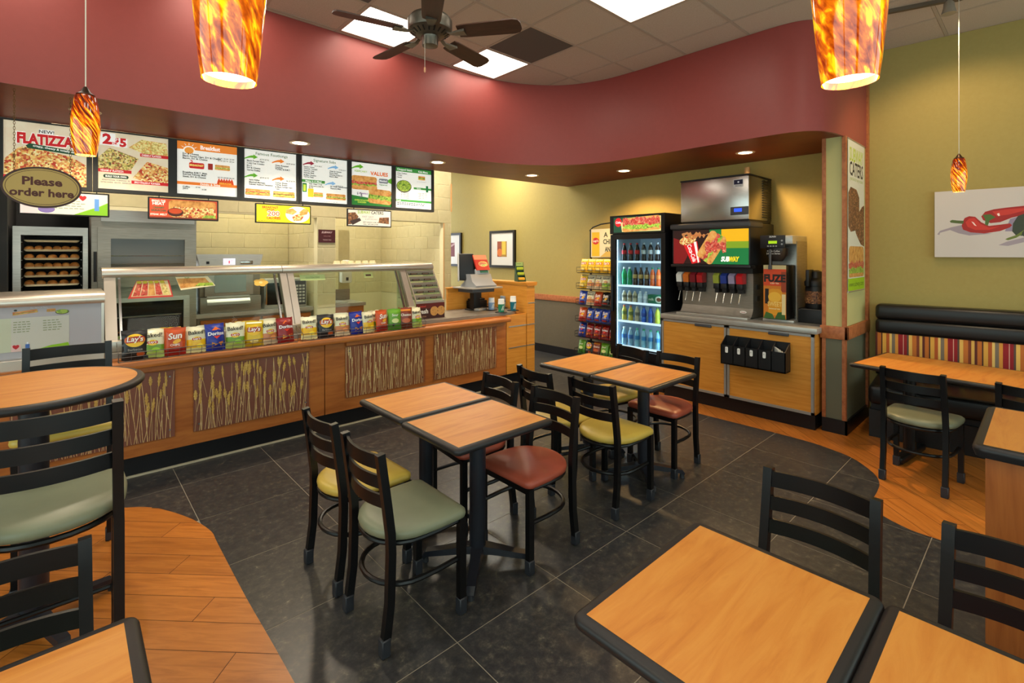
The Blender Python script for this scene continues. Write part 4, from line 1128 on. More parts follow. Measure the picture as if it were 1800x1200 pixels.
# ================================================================ MENU BOARDS
MR = math.atan(-.057)
def my(x): return 5.45 - .057 * (x + .35)
INK, RED, ORG, GRN, DGRN = (24, 24, 24), (190, 30, 34), (226, 122, 36), (96, 168, 40), (30, 92, 40)
PAPER = (238, 238, 230)
def lines(p, x, z, names, sz=.0125, gap=.02, w=None, c=INK):
    for i, n in enumerate(names): p.text(n, x, z - i * gap, sz * 1.25, c, bold=.03, align='l')
def b1(p):
    p.rect(-.243, -.2435, .243, .2435, 'parch')
    p.poly([(-.24, -.06), (-.16, .04), (-.1, .06), (.0, .03), (.15, -.0), (.24, -.06), (.243, -.2435), (-.243, -.2435)], 'pizza')
    p.rect(-.045, .165, .045, .20, (244, 240, 230)).text('NEW!', 0, .182, .026, (60, 70, 74), bold=.03)
    p.text('FLATIZZAS', .01, .117, .084, (246, 240, 232), w=.372, bold=.08).text('FLATIZZAS', .01, .117, .08, RED, w=.36, bold=.055)
    p.poly([(-.12, .06), (-.10, .08), (.243, .042), (.243, .012), (-.11, .04)], (26, 70, 44)).text('crispy, cheesy & totally delicious', .075, .046, .017, (240, 240, 230), w=.31, bold=.02, rot=-.1)
    p.rect(-.243, -.2, -.225, -.18, (200, 40, 60))
def b2(p):
    p.rect(-.243, -.2435, .243, .2435, 'parch')
    p.rect(-.235, .13, -.13, .235, (240, 238, 232)).text('2', -.185, .185, .085, RED, bold=.05).rect(-.135, .125, -.05, .20, (240, 238, 232)).text('5', -.078, .165, .07, RED, bold=.05).text('$', -.118, .18, .035, RED, bold=.04).text('FOR', -.142, .152, .02, RED, bold=.04)
    p.poly([(-.04, .13), (.05, .21), (.23, .2), (.243, .08), (.1, .075)], 'cheese').poly([(-.243, .02), (-.17, .11), (.03, .04), (-.02, -.06), (-.12, -.1), (-.243, -.09)], 'veggie').poly([(-.01, -.13), (.09, .02), (.243, -.02), (.243, -.16), (.1, -.17)], 'pizza')
    for x0, x1, z, s in ((.04, .243, .075, 'CHEESE 6" FLATIZZA'), (-.243, -.02, -.085, 'VEGGIE 6" FLATIZZA'), (-.02, .243, -.17, 'SPICY ITALIAN 6" FLATIZZA')):
        p.rect(x0, z - .014, x1, z + .014, RED).text(s, (x0 + x1) / 2 - .02, z, .016, (248, 240, 236), w=(x1 - x0) * .7, bold=.02)
    p.rrect(-.21, -.148, -.04, -.118, .014, (24, 60, 36)).text('BUILD YOUR OWN', -.125, -.133, .016, (240, 240, 230), w=.14, bold=.03)
    p.text('ADDITIONAL TOPPINGS .50', -.125, -.165, .011, INK, bold=0).text('EXTRA CHEESE   BACON   PEPPERONI', -.125, -.185, .010, INK, w=.2, bold=0)
def b3(p):
    p.rect(-.243, -.2435, .243, .2435, PAPER).rect(-.243, .165, .243, .2435, (228, 130, 44)).rect(-.243, .145, .243, .17, PAPER)
    for k in range(7):
        a = pi * k / 6; p.poly([(-.15 + .05 * cos(a - .06), .165 + .05 * sin(a - .06)), (-.15 + .075 * cos(a), .165 + .075 * sin(a)), (-.15 + .05 * cos(a + .06), .165 + .05 * sin(a + .06))], (250, 246, 236))
    p.ell(-.15, .165, .045, .04, (250, 246, 236)).ell(-.15, .163, .036, .031, (232, 150, 60))
    p.text('Breakfast', .02, .203, .038, (250, 246, 240), w=.16, bold=.03)
    lines(p, -.2, .13, ['Egg & Cheese', 'Black Forest Ham, Egg & Cheese', 'Bacon, Egg & Cheese'], .0135, .021)
    p.text('$2.25  $3.50  $3.00', .15, .118, .012, INK, w=.14).text('$2.50 $3.75  $3.50', .15, .096, .012, INK, w=.14)
    p.rrect(-.15, .0, -.03, .055, .012, RED).text('BREAKFAST', -.09, .03, .018, (250, 230, 120), w=.11, bold=.03).text('2', -.13, .06, .03, RED, bold=.05).rect(.0, .0, .04, .065, (150, 40, 30)).rect(-.003, .06, .043, .07, (240, 240, 240)).sub(.12, .03, .13, .05, 'cheese')
    lines(p, -.2, -.04, ['Breakfast B.M.T. Melt', 'Sunrise Subway Melt', 'Steak, Egg & Cheese'], .013, .021)
    p.text('$2.75 $4.00 $6.50', .15, -.065, .012, INK, w=.14)
    p.poly([(.08 + .13 * i / 12, -.09 + (.02 if i % 2 else -.005)) for i in range(13)] + [(.22, -.145), (.07, -.145)], (206, 70, 24)).text('SRIRACHA', .145, -.12, .016, (250, 190, 60), bold=.03)
    p.rect(-.243, -.155, .243, -.128, (228, 122, 40)).text('Drinks & Sides', .02, -.142, .02, (250, 246, 240), bold=.02)
    lines(p, -.2, -.175, ['Coffee', 'Juice'], .012, .018); p.text('$1.00', -.08, -.175, .012, INK).text('$1.80', -.03, -.193, .012, INK)
def b4(p):
    p.rect(-.243, -.2435, .243, .2435, PAPER).text('Famous Footlongs', .01, .205, .03, (50, 92, 50), w=.3, bold=.01)
    for x, z, c, pr in ((-.18, .165, GRN, '$5.00 $3.50'), (.07, .15, ORG, '$6.00 $4.00'), (-.18, -.02, GRN, '$5.75 $3.75'), (.07, -.03, ORG, '$6.25 $4.25')): p.arrow(x, z, .12, .05, c).text(pr, x + .12, z - .012, .013, INK)
    lines(p, -.22, .13, ['Black Forest Ham', 'Cold Cut Combo', 'B.L.T.', 'Egg & Cheese', 'Veggie Delite'], .013, .024)
    lines(p, .04, .11, ['Oven Roasted', 'Chicken', 'Turkey & B.M.T.'], .013, .02)
    lines(p, -.2, -.06, ['Spicy Italian', 'Meatball Marinara', 'Subway Seafood Sensation'], .012, .022); lines(p, .04, -.07, ['Turkey Breast', 'Turkey Breast', '& Black Forest Ham', 'Tuna'], .012, .02)
    p.sub(-.12, -.18, .23, .062, 'meat').sub(.125, -.185, .215, .062, 'dark').bars(-.23, .22, -.232, .005, (150, 150, 150), 14)
def b5(p):
    p.rect(-.243, -.2435, .243, .2435, PAPER).text('Signature Subs', .0, .205, .03, (50, 92, 50), w=.24, bold=.01)
    for x, z, c, pr in ((-.17, .165, (150, 40, 60), '$7.25 $4.25'), (.09, .15, (120, 170, 210), '$7.00 $4.50'), (.06, -.03, (130, 176, 214), '$6.50 $5.25')): p.arrow(x, z, .12, .05, c).text(pr, x + .1, z - .018, .012, INK)
    lines(p, -.22, .13, ['Sweet Onion', 'Chicken Teriyaki', 'Subway Club', 'Subway Melt', 'Buffalo Chicken', 'Veggie Patty'], .012, .022); lines(p, .05, .11, ['Steak & Cheese', 'Roast Beef', 'Chicken & Bacon', 'Ranch Melt'], .012, .02)
    p.rect(-.243, -.035, .0, -.005, (70, 140, 60)).text('Make It A Meal', -.12, -.02, .02, PAPER, bold=.02).rect(-.235, -.14, -.19, -.045, (30, 110, 50)).rect(-.225, -.13, -.2, -.06, (180, 200, 60))
    lines(p, -.17, -.05, ['Add Chips, 21oz', 'drink and a side for', '$2.50'], .012, .02); lines(p, .06, -.06, ['Big Philly Cheesesteak', 'Pastrami Melt'], .012, .02)
    p.rect(-.18, -.19, -.12, -.1, (230, 180, 40)).sub(-.07, -.16, .1, .05, 'lettuce').sub(.12, -.17, .22, .065, 'veggie').bars(-.23, .22, -.232, .005, (150, 150, 150), 14)
def b6(p):
    p.rect(-.243, -.2435, .243, .2435, PAPER).arrow(-.17, .19, .14, .06, GRN).text('FEBRUARY', -.13, .145, .024, (150, 176, 60), w=.15, bold=.02).text('VALUES', .09, .135, .044, (216, 100, 36), w=.22, bold=.04)
    p.poly([(-.243, -.243), (-.243, -.13), (-.05, -.15), (.05, -.17), (.243, -.15), (.243, -.243)], (40, 120, 44)).poly([(.17, .06), (.243, .1), (.243, .03)], GRN)
    p.sub(-.09, .015, .31, .16, 'meat', seed=4).sub(.1, -.13, .29, .17, 'lettuce', -.05, seed=8)
    p.rrect(.085, .03, .2, .085, .015, (120, 124, 130)).text('Meatball', .14, .058, .02, (240, 240, 240), bold=.02).text('Pepperoni', .14, .01, .018, (60, 110, 50)).text('3', -.13, -.125, .05, (110, 110, 120), bold=.04).text('$', -.17, -.11, .03, (110, 110, 120)).text('6" select', -.1, -.105, .022, (120, 60, 130), bold=.02)
    p.text('OVEN ROASTED', -.12, -.185, .017, (206, 224, 80), bold=.02).text('CHICKEN', -.12, -.208, .017, (206, 224, 80), bold=.02)
def b7(p):
    p.rect(-.243, -.2435, .243, .2435, PAPER).rect(-.243, .195, .243, .2435, (60, 138, 60)).text('Chopped Salads', -.12, .218, .026, PAPER, w=.2, bold=.02).text('Kids Menu', .13, .218, .026, PAPER, w=.13, bold=.02)
    lines(p, -.22, .175, ['Oven Chicken', 'Turkey', 'Veggie'], .013, .026); p.ell(-.13, .02, .1, .075, (60, 60, 50)).ell(-.13, .024, .092, .066, 'lettuce')
    p.sub(.11, .14, .1, .05, 'lettuce').bars(.04, .22, .09, .006, (160, 160, 160), 6)
    p.rect(.0, -.005, .243, .02, (60, 138, 60)).rect(.17, -.03, .2, .05, (30, 110, 60)).text('Extras', .07, .008, .016, PAPER)
    for k in range(4): p.text('.50   $1.00  $2.00', -.12, -.06 - k * .02, .011, INK).text('Cookies  $.60  $1.50', .12, -.05 - k * .02, .011, INK)
    p.rect(-.243, -.165, .243, -.14, (60, 138, 60)).text('Breads', -.2, -.152, .016, PAPER)
    for k in range(2): p.bars(-.22, .22, -.185 - k * .018, .008, INK, 12, k)
    p.bars(-.22, .22, -.232, .005, (150, 150, 150), 14)
BX = [-.111, .448, 1.0, 1.549, 2.09, 2.625, 3.161]
BL = ['leftmost menu board, big pizza photo and red headline behind the oval sign', 'menu board showing three flatbread pizzas with red labels', 'white menu board with orange breakfast header and sun', 'menu board listing footlong sandwiches with green and orange arrows', 'menu board with signature sandwich list and a green meal band', 'menu board with two large sandwiches above a green corner', 'rightmost menu board with a salad bowl and green bands']
for x, fn, lb in zip(BX, (b1, b2, b3, b4, b5, b6, b7), BL):
    t = thing('menu_board', lb, 'menu board', (x, my(x) + .0, 2.146), MR, 'overhead menu boards')
    z0 = .272
    MB().box(-.2775, .2775, .005, .07, 0, .527).build('light_box', mat('board_grey', (44, 43, 41), .45), t)
    fr = MB().box(-.2775, -.243, -.012, .005, 0, .527).box(.243, .2775, -.012, .005, 0, .527).box(-.243, .243, -.012, .005, 0, .029).box(-.243, .243, -.012, .005, .5165, .527)
    fr.build('frame', mat('board_grey'), t)
    p = Pr(); fn(p); p.build('menu_print', t, .004, emit=.55, loc=(0, 0, z0))
def topper(x0, x1, fn, lb):
    x = (x0 + x1) / 2; w = (x1 - x0) / 2
    t = thing('topper_sign', lb, 'sign', (x, my(x) - .03, 1.93), MR, 'small signs under the menu boards')
    MB().rbox(-w, w, 0, .02, 0, .198, .004, 1).build('frame', mat('sign_black', (22, 20, 18), .4), t)
    for s in (-1, 1): MB().box(s * w * .7 - .004, s * w * .7 + .004, .006, .012, .198, .23).build('hanger', mat('sign_black'), t)
    p = Pr(); fn(p, w - .012, .087); p.build('sign_print', t, -.0005, emit=.35, loc=(0, 0, .099))
def t1(p, w, h):
    p.rect(-w, -h, w, h, (226, 218, 196)).rect(-w, -h, -w + .1, h, (214, 196, 196)).poly([(.05, -h), (w, -h), (w, .02), (w - .05, -.01)], (120, 176, 30)).rect(w - .085, -.05, w - .055, .05, (90, 140, 200)).rect(w - .078, .05, w - .062, .075, (240, 244, 250))
    p.text('\u2665', .105, .05, .03, RED).text('HEART HEALTHY CHOICE', -.04, .06, .02, (90, 110, 80), w=.18).ell(-w + .15, -.05, .05, .03, (120, 104, 160))
    for k in range(4): p.bars(-.16, .16, .02 - k * .02, .005, (120, 130, 100), 9, k)
def t2(p, w, h):
    p.rect(-w, -h, w, h, (196, 78, 46)).rect(-w, -h, -w + .13, h, (204, 76, 44)).rrect(-w + .14, -.07, w - .01, .08, .03, 'bread').rrect(-w + .16, -.075, w - .01, .02, .02, 'pizza').ell(-w + .19, -.03, .06, .04, (70, 34, 24)).ell(-w + .19, -.02, .05, .025, (190, 70, 30)).poly([(.12, -.085), (.16, -.05), (.24, -.045), (.255, -.085)], 'lettuce').rect(-w, -h, w, -.075, (120, 50, 30))
    p.text('BRING THE', -w + .066, .066, .018, (250, 240, 230), w=.1, bold=.03).text('HEAT', -w + .066, .042, .026, (250, 240, 230), w=.09, bold=.04).text('CREAMY', -w + .066, .005, .016, (40, 110, 70), bold=.03).text('SRIRACHA', -w + .066, -.02, .017, (40, 90, 60), bold=.03).text('STEAK MELT', -w + .066, -.055, .016, (250, 236, 220), bold=.03)
def t3(p, w, h):
    p.rect(-w, -h, w, h, (230, 204, 20)).ell(w - .122, 0, .12, .085, (240, 236, 220), 28).ell(w - .19, .03, .06, .035, 'bread', 5).ell(w - .06, .03, .055, .035, 'bread', 5, .5).ell(w - .12, -.03, .065, .04, 'pizza', 5, .3)
    p.text('BREAKFAST', -.13, .062, .024, (206, 60, 20), w=.15, bold=.04).text('UNDER', -.13, .036, .018, (206, 60, 20), bold=.04).text('200', -.1, .0, .05, (250, 246, 230), w=.12, bold=.08).text('200', -.1, .0, .048, (216, 90, 30), w=.115, bold=.02).text('CALORIES', -.1, -.045, .026, (206, 40, 30), w=.13, bold=.03).bars(-w + .01, -.05, -.078, .004, (120, 100, 20), 7)
def t4(p, w, h):
    p.rect(-w, -h, w, h, (228, 222, 206)).text('SUBWAY', -.07, .065, .036, (150, 184, 30), w=.15, bold=.02).text('CATERS', .09, .065, .036, (50, 46, 44), w=.15, bold=.02).poly([(-w, .05), (-w + .08, .06), (-w + .12, .01), (-w + .06, -.07), (-w, -.08)], 'dark').poly([(-w + .02, -.04), (-w + .13, -.0), (-w + .15, -.03), (-w + .05, -.085)], (60, 44, 40)).poly([(w - .14, .01), (w - .02, .02), (w - .02, -.06), (w - .15, -.05)], 'dark')
    p.text('FAST. EASY.', -.02, .015, .02, (150, 146, 140), bold=0).text('& AFFORDABLE', .02, -.012, .016, (150, 146, 140), bold=0).text('VISIT SUBWAY.COM OR', .01, -.048, .013, (90, 86, 80)).text('CALL 1-877-360-CATER', .01, -.07, .013, (90, 86, 80))
topper(-.273, .278, t1, 'small framed sign with green corner and water bottle, partly behind the oval sign')
topper(.539, 1.081, t2, 'small framed red-orange sign with a toasted sandwich')
topper(1.396, 1.933, t3, 'small framed yellow sign about 200 calories')
topper(2.32, 2.851, t4, 'small framed beige catering sign, rightmost of the row')
# oval hanging sign
t = thing('oval_sign', 'oval tan hanging sign reading Please order here, on two chains', 'sign', (-.109, 4.42, 2.052))
ov = lambda rx, rz: [(rx * cos(2 * pi * i / 56), rz * sin(2 * pi * i / 56)) for i in range(56)]
MB().prism(ov(.192, .133), -.008, .008, 'y').build('board', mat('sign_brown', (58, 28, 18), .4), t)
p = Pr().ell(0, 0, .18, .121, (176, 150, 84), 56).ell(0, 0, .172, .113, (70, 36, 20), 56).ell(0, 0, .169, .110, (178, 152, 86), 56)
p.text('Please', 0, .038, .052, (78, 32, 20), w=.19, bold=.035).text('order here', 0, -.035, .05, (78, 32, 20), w=.305, bold=.035)
p.build('sign_print', t, -.0085)
for xx in (-.13, .135):
    b = MB(); z = .09; k = 0
    top = SOFZ - 2.052 - .004
    while z < top:
        a = [(0.005 * cos(2 * pi * i / 10), 0, .011 * sin(2 * pi * i / 10)) for i in range(10)]
        if k % 2: a = [(0, x_, z_) for x_, y_, z_ in a]
        b.tube([(xx + x_, y_, z + z_) for x_, y_, z_ in a], .0014, 5, closed=True, up=(0, 1, .01) if not k % 2 else (1, 0, .01)); z += .0172; k += 1
    b.build('chain', mat('brass_dark', (120, 92, 52), .35, .8), t)

# ================================================================ KITCHEN EQUIPMENT
# bread cabinet
t = thing('bread_cabinet', 'tall steel cabinet with trays of round rolls at far left', 'cabinet', (-.09, 6.3, 0))
BC = t
MB().box(-.335, .155, 6.5, 6.55, .2, 1.86).world('back', mat('cab_dark', (30, 22, 16), .6), t)
MB().box(-.335, -.285, 6.0, 6.5, .2, 1.86).box(.12, .155, 6.0, 6.5, .2, 1.86).world('side', STEEL, t)
MB().box(-.285, .12, 6.0, 6.5, 1.785, 1.86).world('top', STEEL, t)
MB().box(-.285, .12, 6.0, 6.5, .2, 1.275).world('lower_front', STEEL, t)
MB().box(-.335, .155, 6.02, 6.5, 0, .2).world('base', BLKPL, t)
TRZ = [1.725, 1.642, 1.566, 1.488, 1.413, 1.333]
BREAD = nmat('bread_crust', [(.3, (150, 84, 30)), (.5, (192, 124, 56)), (.7, (214, 158, 84))], nscale=18, rough=.55, vary=.08, detail=5)
rb = MB().rings([[(.040 * k * cos(2 * pi * i / 14), .055 * k * sin(2 * pi * i / 14), z) for i in range(14)] for z, k in ((0, .85), (.012, 1), (.026, .96), (.038, .78), (.046, .45), (.048, .15))]).mesh('bread_roll', BREAD, 70)
ORD = ['top', 'second', 'third', 'fourth', 'fifth', 'bottom']
for i, z in enumerate(TRZ):
    q = thing('baking_tray', 'pale baking tray, %s of the stack in the bread cabinet' % ORD[i], 'tray', (-.085, 6.22, z), group='trays in the bread cabinet')
    MB().rings([[(x * k, y * k, zz) for x, y in rr_pts(.37, .42, .02)] for k, zz in ((.93, 0), (1.0, .018), (.985, .018), (.915, .003))]).build('tray', mat('tray_pale', (214, 202, 170), .35, .3), q)
    for s in (-1, 1): MB().box(s * .195 - .004, s * .195 + .004, 6.02 - 6.22, .26, -.004, -.0005).build('runner', STEEL, q)
    if i:
        n = (0, 6, 5, 6, 5, 5)[i]
        for k in range(n):
            o = tag(obj('bread_roll', rb, None, (-.085 + (k - (n - 1) / 2) * (.30 / (n - 1)) * 1.0, 6.10 + random.uniform(-.01, .01), z + .005), random.uniform(-.3, .3)), 'golden bread roll on the %s tray of the bread cabinet, %s' % (ORD[i], nth(k, n)), 'bread', 'bread rolls in the cabinet')
            o.scale = (random.uniform(.78, .88), .9, random.uniform(.9, 1.05))
# ovens
t = thing('oven_stack', 'tall steel bakery oven with lit glass door above a proofer', 'oven', (.6, 6.4, 0))
MB().box(.18, 1.02, 6.05, 6.85, .08, 2.0).world('body', STEELD, t)
MB().box(.25, 1.0, 6.03, 6.6, 1.93, 2.04).world('hood', STEEL, t)
d = MB().box(.225, .32, 6.0, 6.05, 1.30, 1.87).box(.91, 1.01, 6.0, 6.05, 1.30, 1.87).box(.32, .91, 6.0, 6.05, 1.765, 1.87).box(.32, .91, 6.0, 6.05, 1.30, 1.47).world('oven_door', STEELD, t)
MB().box(.31, .92, 6.02, 6.03, 1.46, 1.775).world('door_glass', mat('oven_glass', (84, 78, 66), .12), t)
MB().cyl((.205, 5.965, 1.36), (.205, 5.965, 1.64), .012, n=10).box(.198, .212, 5.965, 6.01, 1.37, 1.385).box(.198, .212, 5.965, 6.01, 1.615, 1.63).world('door_handle', BLKPL, t)
MB().ball((.70, 6.025, 1.60), .05, .004, .022).world('oven_lamp', lampmat('oven_lamp', (255, 200, 120), 1.6), t)
for z in (1.52, 1.60): MB().cyl((.32, 6.018, z), (.91, 6.018, z), .003, n=6).world('oven_rack', CHROME, t)
d = MB().box(.22, .27, 5.99, 6.05, .55, 1.19).box(.90, .95, 5.99, 6.05, .55, 1.19).box(.27, .90, 5.99, 6.05, 1.15, 1.19).box(.27, .90, 5.99, 6.05, .55, .62).world('proofer_door', STEEL, t)
MB().box(.27, .90, 6.02, 6.03, .62, 1.15).world('proofer_glass', mat('proofer_glass', (26, 26, 26), .08), t)
for z in (.72, .86, 1.0): MB().box(.29, .88, 6.005, 6.018, z, z + .012).world('rack_rail', CHROME, t)
# back counter with speed oven and microwave
t = thing('back_counter', 'steel-topped back counter with cherry doors below the speed oven', 'cabinet', (1.8, 7.0, 0))
MB().box(1.13, 2.44, 6.66, 7.60, .1, .87).world('carcass', STEELD, t)
MB().box(1.10, 2.45, 6.62, 7.60, .87, .915).world('worktop', STEEL, t)
for a, c in ((1.16, 1.80), (1.83, 2.42)): MB().rbox(a, c, 6.64, 6.66, .13, .84, .003, 1).world('door', WOODC, t)
MB().box(1.13, 2.44, 6.7, 7.6, 0, .1).world('kick', BASEB, t)
t = thing('speed_oven', 'steel speed oven with sloped display panel on the back counter', 'oven', (1.49, 6.95, .915))
MB().rbox(-.33, .33, -.28, .3, .0, .19, .01).build('base_housing', STEELD, t)
MB().rbox(-.33, .33, -.24, .3, .19, .50, .01).build('cavity', STEELD, t)
MB().rbox(-.28, .24, -.27, -.24, .20, .49, .006).build('door', STEEL, t)
MB().box(-.18, .16, -.274, -.27, .24, .45).build('door_window', mat('oven_grey', (150, 150, 146), .25, .4), t)
MB().prism([(-.27, .20), (-.24, .20), (-.24, .22), (-.29, .15), (-.31, .13), (-.31, .10), (-.285, .10)], -.26, .2, 'x').build('door_handle', STEEL, t)
MB().prism([(-.31, .50), (.31, .50), (.36, .70), (-.36, .70)], -.25, .28, 'y').build('control_head', STEEL, t)
MB().box(-.26, -.23, -.256, -.25, .585, .615).build('sensor', BLKPL, t)
Pr().rect(-.065, -.04, .065, .04, (206, 206, 220)).text('!', .03, .01, .02, (190, 60, 70)).ell(.0, -.005, .008, .02, (206, 80, 90)).build('display', t, -.251, emit=.8, loc=(-.02, 0, .61))
MB().rbox(.10, .24, -.26, -.25, .58, .62, .003).build('name_plate', CHROME, t)
t = thing('microwave', 'silver microwave with black door on the back counter', 'microwave', (2.12, 6.92, .915))
MB().rbox(-.25, .28, -.2, .22, .0, .38, .012).build('case', STEEL, t)
MB().box(-.22, .10, -.205, -.2, .05, .33).build('door', mat('micro_black', (16, 16, 18), .15), t)
MB().rbox(.12, .265, -.206, -.2, .03, .35, .003).build('keypad_panel', GREYPL, t)
for i in range(3):
    for j in range(6): MB().box(.135 + i * .042, .165 + i * .042, -.2085, -.206, .06 + j * .042, .085 + j * .042).build('key', mat('key_grey', (190, 188, 180), .5), t)
MB().cyl((-.235, -.225, .06), (-.235, -.225, .32), .01, n=8).build('handle', CHROME, t)
# hand sink
t = thing('sink_unit', 'steel hand sink on a cherry cabinet behind the tiled pillar', 'sink', (2.97, 7.0, 0))
MB().box(2.72, 3.23, 6.76, 7.3, .1, .87).world('cabinet', WOODC, t)
MB().box(2.71, 3.25, 6.73, 7.3, .87, .915).world('counter', STEELD, t)
MB().rbox(2.73, 3.02, 6.82, 7.15, .915, .93, .006).world('basin_rim', STEEL, t)
MB().box(2.71, 3.25, 7.28, 7.30, .915, 1.08).world('splashback', STEELD, t)
MB().tube([(2.80, 7.2, .92), (2.80, 7.2, 1.10), (2.80, 7.17, 1.15), (2.80, 7.08, 1.16), (2.80, 7.04, 1.12)], .010, 8, up=(1, 0, 0)).world('tap', CHROME, t)
MB().box(2.72, 3.23, 6.8, 7.3, 0, .1).world('kick', BASEB, t)
t = thing('soap_dispenser', 'white wall soap dispenser above the hand sink', 'dispenser', (3.28, 7.50, 1.16))
MB().rbox(-.085, .085, -.06, .06, .0, .26, .03, 3).build('body', WHITE, t); MB().ball((0, -.01, .31), .09, .07, .06).build('cap', WHITE, t); MB().box(-.02, .02, -.064, -.058, .04, .09).build('window', GREYPL, t)
MB().box(-.09, .09, .06, .075, -1.16, 2.0 - 1.16).build('mounting_board', BLOCKM, t)
t = thing('wall_plaque', 'small dark red plaque on the tiled pillar', 'plaque', (2.58, 6.498, 1.77))
MB().box(-.112, .112, -.012, 0, 0, .172).build('board', mat('plaque_red', (70, 14, 20), .35), t)
Pr().text('SUBWAY', 0, .05, .025, (206, 180, 180), shear=.3, bold=.03).text('WELCOME', 0, .0, .014, (150, 110, 110)).text('THANK YOU', 0, -.05, .014, (190, 160, 160)).build('lettering', t, -.0125, loc=(0, 0, .086))
t = thing('yellow_notice', 'narrow yellow poster edge behind the tiled pillar', 'poster', (2.90, 7.9, 1.45))
MB().box(-.1, .12, 0, .01, 0, .5).build('sheet', mat('notice_yellow', (214, 168, 40), .6), t); MB().box(-.11, .13, .01, .03, -1.45, .52).build('board', BLOCKM, t)

# ================================================================ DRINKS WALL (built facing -Y, turned to face -X)
RZ = -pi / 2
def yat(px, X): return X / (xat(px, 1.0)) if xat(px, 1.0) else 0
CY_, CW = 3.352, .765
t = thing('drinks_cooler', 'tall black glass-door drinks cooler with lit sandwich header', 'cooler', (5.1, CY_, 0), RZ)
COOL = t; hw = CW / 2
BLKC = mat('cooler_black', (16, 16, 19), .3)
MB().box(-hw, -hw + .035, .04, .68, .1, 2.095).build('side', BLKC, t)
MB().box(hw - .035, hw, .04, .68, .1, 2.095).build('side', BLKC, t)
MB().box(-hw + .035, hw - .035, .66, .68, .1, 2.095).build('back', BLKC, t)
MB().box(-hw + .035, hw - .035, .04, .66, 1.84, 2.095).build('top_housing', BLKC, t)
MB().box(-hw + .035, hw - .035, .04, .66, .1, .40).build('bottom_housing', BLKC, t)
MB().box(-hw + .05, hw - .05, .05, .64, 0, .1).build('feet', BLKPL, t)
b = MB()
for k in range(6): b.box(-hw + .03, hw - .03, .0, .04, .13 + k * .035, .15 + k * .035)
b.build('grille', BLKC, t)
LIN = mat('cooler_liner', (206, 220, 236), .4)
MB().box(-hw + .036, hw - .036, .62, .655, .4, 1.84).build('liner', LIN, t)
for s in (-1, 1):
    MB().box(s * (hw - .037) - .002, s * (hw - .037) + .002, .06, .62, .4, 1.84).build('liner', LIN, t)
    MB().box(s * (hw - .046) - .006, s * (hw - .046) + .006, .055, .075, .44, 1.80).build('light_strip', COOLM, t)
d = MB().box(-hw, -hw + .075, 0, .04, .36, 1.86).box(hw - .055, hw, 0, .04, .36, 1.86).box(-hw + .075, hw - .055, 0, .04, 1.80, 1.86).box(-hw + .075, hw - .055, 0, .04, .36, .445).build('door_frame', BLKC, t)
MB().box(-hw + .075, hw - .055, .012, .018, .445, 1.80).build('door_pane', PANE, d)
MB().rbox(-hw + .02, -hw + .045, -.03, 0, .9, 1.35, .008).build('handle', BLKPL, d)
MB().box(-hw, hw, -.012, .04, 1.868, 2.095).build('header_box', BLKC, t)
p = Pr().rect(-.325, -.095, .335, .09, (40, 84, 50)).rect(-.325, -.095, -.2, .09, (30, 70, 50)).ell(-.255, .03, .05, .055, (206, 28, 34), 24).text('Coke', -.255, .03, .03, (250, 240, 240), w=.075, shear=.2)
p.poly([(-.2, -.09), (-.22, .02), (-.1, .07), (.335, .085), (.335, -.09)], (214, 190, 130)).sub(.07, .0, .53, .17, 'meat', .04, seed=5)
p.wavy(-.16, .31, -.055, -.005, 'lettuce', seed=11).wavy(-.19, .32, .0, .075, 'meat', 18, .3, seed=12)
p.build('header_print', t, -.0125, emit=1.0, loc=(0, 0, 1.98))
SHZ = [1.53, 1.23, 1.02, .785, .475]
for z in SHZ:
    MB().box(-hw + .05, hw - .04, .09, .60, z - .012, z).build('shelf', mat('shelf_white', (220, 228, 236), .35), t)
    MB().box(-hw + .05, hw - .04, .08, .09, z - .022, z + .004).build('shelf_strip', lampmat('strip_' + str(z), (214, 230, 255), 1.5), t)
# bottles
def bottle_proto(kind, liquid, label, capc, h=.225, r=.031):
    t = thing('bottle', 'bottle', 'bottle')
    k = h / .225
    MB().lathe([(r * .86, 0), (r, .012 * k), (r, .055 * k), (r * .9, .07 * k), (r * .9, .078 * k), (r, .09 * k), (r, .135 * k), (r * .9, .16 * k), (r * .5, .195 * k), (r * .42, .205 * k), (r * .42, .214 * k)], 18).build('body', mat('liq_%d_%d_%d' % liquid, liquid, .12, spec=.7), t)
    MB().lathe([(r * 1.02, .088 * k), (r * 1.03, .09 * k), (r * 1.03, .134 * k), (r * 1.02, .136 * k)], 18, cap=False).build('label_wrap', mat('lab_%d_%d_%d' % label, label, .4), t)
    MB().lathe([(r * .5, .205 * k), (r * .5, .225 * k)], 14).build('cap', mat('cap_%d_%d_%d' % capc, capc, .4), t)
    return t
RED_, BLU = (196, 24, 34), (60, 110, 190)
